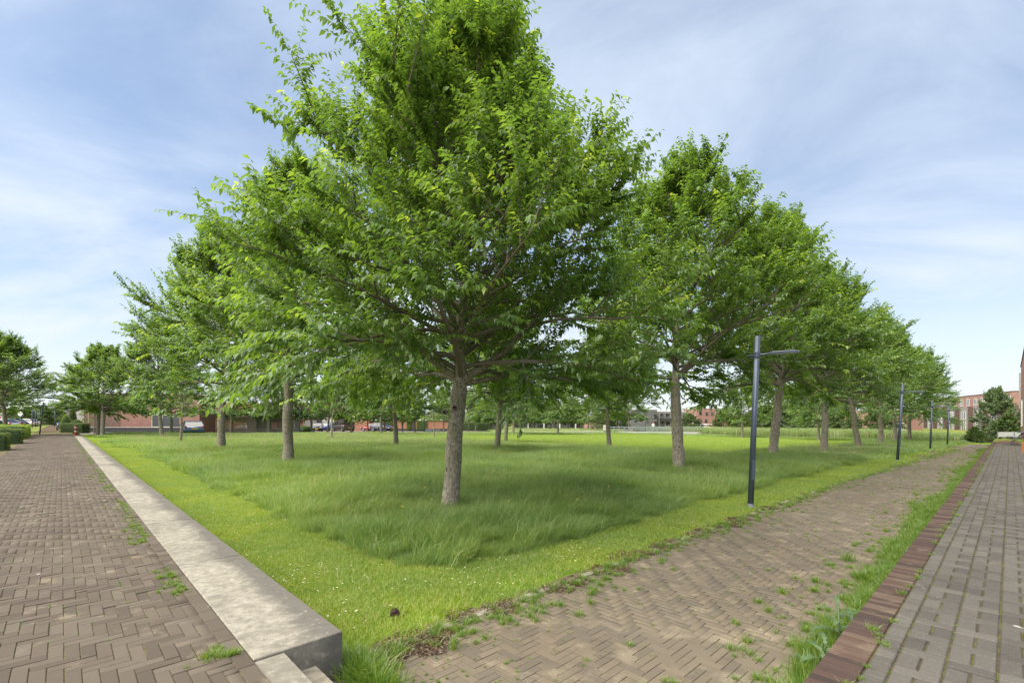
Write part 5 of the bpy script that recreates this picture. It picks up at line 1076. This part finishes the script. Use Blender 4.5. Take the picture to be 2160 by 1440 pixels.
# car local +x points to the rear; rz turns the rear direction
def carat(px, py, D, rz, *a, **k):
    z = float(zg(*UV(mpp(D, px-1080), D)))-0.02; return car((mpp(D, px-1080), D, z), rz, *a, **k)
CP = carpaint
carat(400, 0, 50.5, R(-50), CP('slate_blue_car_paint', (0.10,0.14,0.21)), 'slate blue hatchback seen from behind near the red house', 'hatch')
carat(668, 0, 79, R(110), CP('black_car_paint', (0.012,0.012,0.014)), 'black car facing the lawn beside the bush')
carat(676, 0, 83, R(75), CP('blue_car_paint', (0.045,0.12,0.33)), 'bright blue saloon between black car and van', 'sedan', 4.3)
carat(711, 0, 84, R(-48), CP('dark_grey_van_paint', (0.06,0.055,0.048)), 'dark grey van with rear doors towards the lawn', 'van', 5.3, 1.95, 2.35)
carat(765, 0, 88, R(-20), CP('red_car_paint', (0.30,0.03,0.025)), 'red hatchback behind the bicycle stands', 'hatch', 3.9)
carat(826, 0, 84, R(152), CP('dark_violet_car_paint', (0.030,0.026,0.055)), 'dark violet estate car right of the red hatchback', 'suv', 4.4, 1.8, 1.6)
carat(500, 0, 78, R(10), CP('silver_car_paint', (0.45,0.46,0.48)), 'silver car half hidden behind the thick trunk')
for i, (px, D, rz, c_, lb, kd) in enumerate([(-140, 38, 12, (0.50,0.52,0.55), 'silver car roof behind the nearest hedges', 'hatch'), (-95, 47, 8, (0.62,0.63,0.64), 'white car behind the second hedge', 'estate'), (-38, 62, 5, (0.55,0.56,0.6), 'pale parked car beyond the thin sign post', 'hatch'), (-8, 76, 5, (0.05,0.07,0.13), 'dark blue car beyond the upright lamp post', 'hatch'), (30, 92, 5, (0.6,0.6,0.6), 'white distant car behind the slanting post', 'estate')]):
    car((mpp(D, px-1080), D, 0), R(rz), CP('car_paint_%s' % 'abcde'[i], c_), lb, kd)
car((mpp(106, 1495-1080), 105, -1.1), R(180), CP('white_car_paint', (0.65,0.65,0.65)), 'white car in front of the low red garage', 'sedan')
# motorbike
mbk = empty('motorbike', (mpp(60, 125-1080), 60, 0), R(120)); tag(mbk, 'dark motorbike parked on the left path by the hedge', 'motorbike')
for x in (-0.7, 0.7):
    wv_ = MB(); 
    n_ = 16; ring = [(x+0.27*math.cos(2*math.pi*k/n_), 0, 0.32+0.27*math.sin(2*math.pi*k/n_)) for k in range(n_+1)]; wv_.tube(ring, 0.055, 6); ww_ = wv_.build('wheel', M['black'], mbk, True); MB().tube([(x,-.05,.32),(x,.05,.32)], 0.09, 10).build('rim', M['alloy'], ww_)
MB().tube([(-.15,0,.45),(0,0,.5),(.25,0,.45)], [.16,.2,.14], 8).build('engine', M['greybox'], mbk); MB().tube([(-.35,0,.72),(-.1,0,.86),(.2,0,.84)], [.06,.16,.10], 8).build('fuel_tank', M['blue'], mbk, True)
MB().tube([(.1,0,.80),(.5,0,.80),(.75,0,.92)], [.10,.13,.07], 8).build('seat', M['black'], mbk, True); MB().tube([(-.7,0,.32),(-.48,0,.95)], .035, 6).build('fork', M['alloy'], mbk); MB().tube([(-.42,-.35,1.02),(-.48,0,.97),(-.42,.35,1.02)], .018, 6).build('handlebar', M['black'], mbk)
MB().lathe([(.02,0),(.10,.05),(.10,.12)], 10, at=(-.6,0,.82)).build('headlight', M['headl'], mbk); MB().box(.85,.87,-.1,.1,.45,.62).build('licence_plate', M['yellow'], mbk); wbox('tail_light', M['tail'], mbk, .78, .82, -.06, .06, .80, .88)
MB().tube([(.1,.16,.38),(.75,.18,.42)], .05, 8).build('exhaust', M['alloy'], mbk)
# ------------------------------------------------------------------ weeds with stems (thistles) by the edging
def thistle(u, v, h, seed, label):
    rg = np.random.default_rng(seed); x, y, _ = W(u, v); t = empty('thistle_plant', (x, y, float(zg(u, v))-0.01)); tag(t, label, 'weed', 'thistles growing against the brick edging')
    m_ = MB(); sx, sy = rg.normal(0, 0.04, 2); top = (sx, sy, h); m_.tube([(0,0,-.02),(sx*.4, sy*.4, h*.5), top], [0.009, 0.007, 0.004], 6); m_.build('stem', M['thistle'], t, True)
    for i in range(12):
        f = i/12; a = i*2.4+rg.normal(0, .3); ln = (0.22*(1-f*0.75)+0.04)*rg.uniform(.8, 1.2); z0 = h*(0.05+0.95*f); d = np.array([math.cos(a), math.sin(a)]); nseg = 7; V = []; F = []
        for s_ in range(nseg+1):
            q = s_/nseg; c = np.array([d[0]*ln*q, d[1]*ln*q, z0+ln*(0.7*q-0.75*q*q*(1-f*.5))+0.0]); wd = ln*0.17*math.sin(math.pi*min(1, q*0.9+0.1))*(1.0 if s_ % 2 else 0.35)
            sd = np.array([-d[1], d[0], 0])*wd; V += [tuple(c+[sx*z0/h, sy*z0/h, 0]-sd+np.array([0,0,wd*.4])), tuple(c+[sx*z0/h, sy*z0/h, 0]), tuple(c+[sx*z0/h, sy*z0/h, 0]+sd+np.array([0,0,wd*.4]))]
        for s_ in range(nseg): b = s_*3; F += [(b, b+1, b+4, b+3), (b+1, b+2, b+5, b+4)]
        o = link('leaf', npmesh('leaf', np.array(V), np.array(F), M['thistle'], {'rnd': np.full(len(V), rg.random())}), t)
for i, (px, py, h, lb) in enumerate([(1740, 1375, 0.24, 'nearest spiky thistle against the brick edging'), (1771, 1345, 0.36, 'tallest thistle with long toothed leaves by the edging'), (1800, 1300, 0.16, 'small thistle behind the tallest one')]):
    k = (px-1080)/1000; Dd = 0.90/(0.7245-0.6893*k); u_, v_ = UV(k*Dd, Dd); thistle(u_, v_, h, 5+i, lb)
# soil clod on the lawn
cb = MB(); cb.lathe([(0.035, -0.01), (0.045, 0.015), (0.03, 0.04), (0.01, 0.05)], 9); vv_ = np.array(cb.v)+rng.normal(0, 0.006, (len(cb.v), 3)); cb.v = [tuple(p) for p in vv_]; o = cb.build('soil_clod', M['cut']); o.location = (at(832, 1300)[0], at(832, 1300)[1], -0.31); tag(o, 'dark clod of soil lying on the mown grass', 'clod')
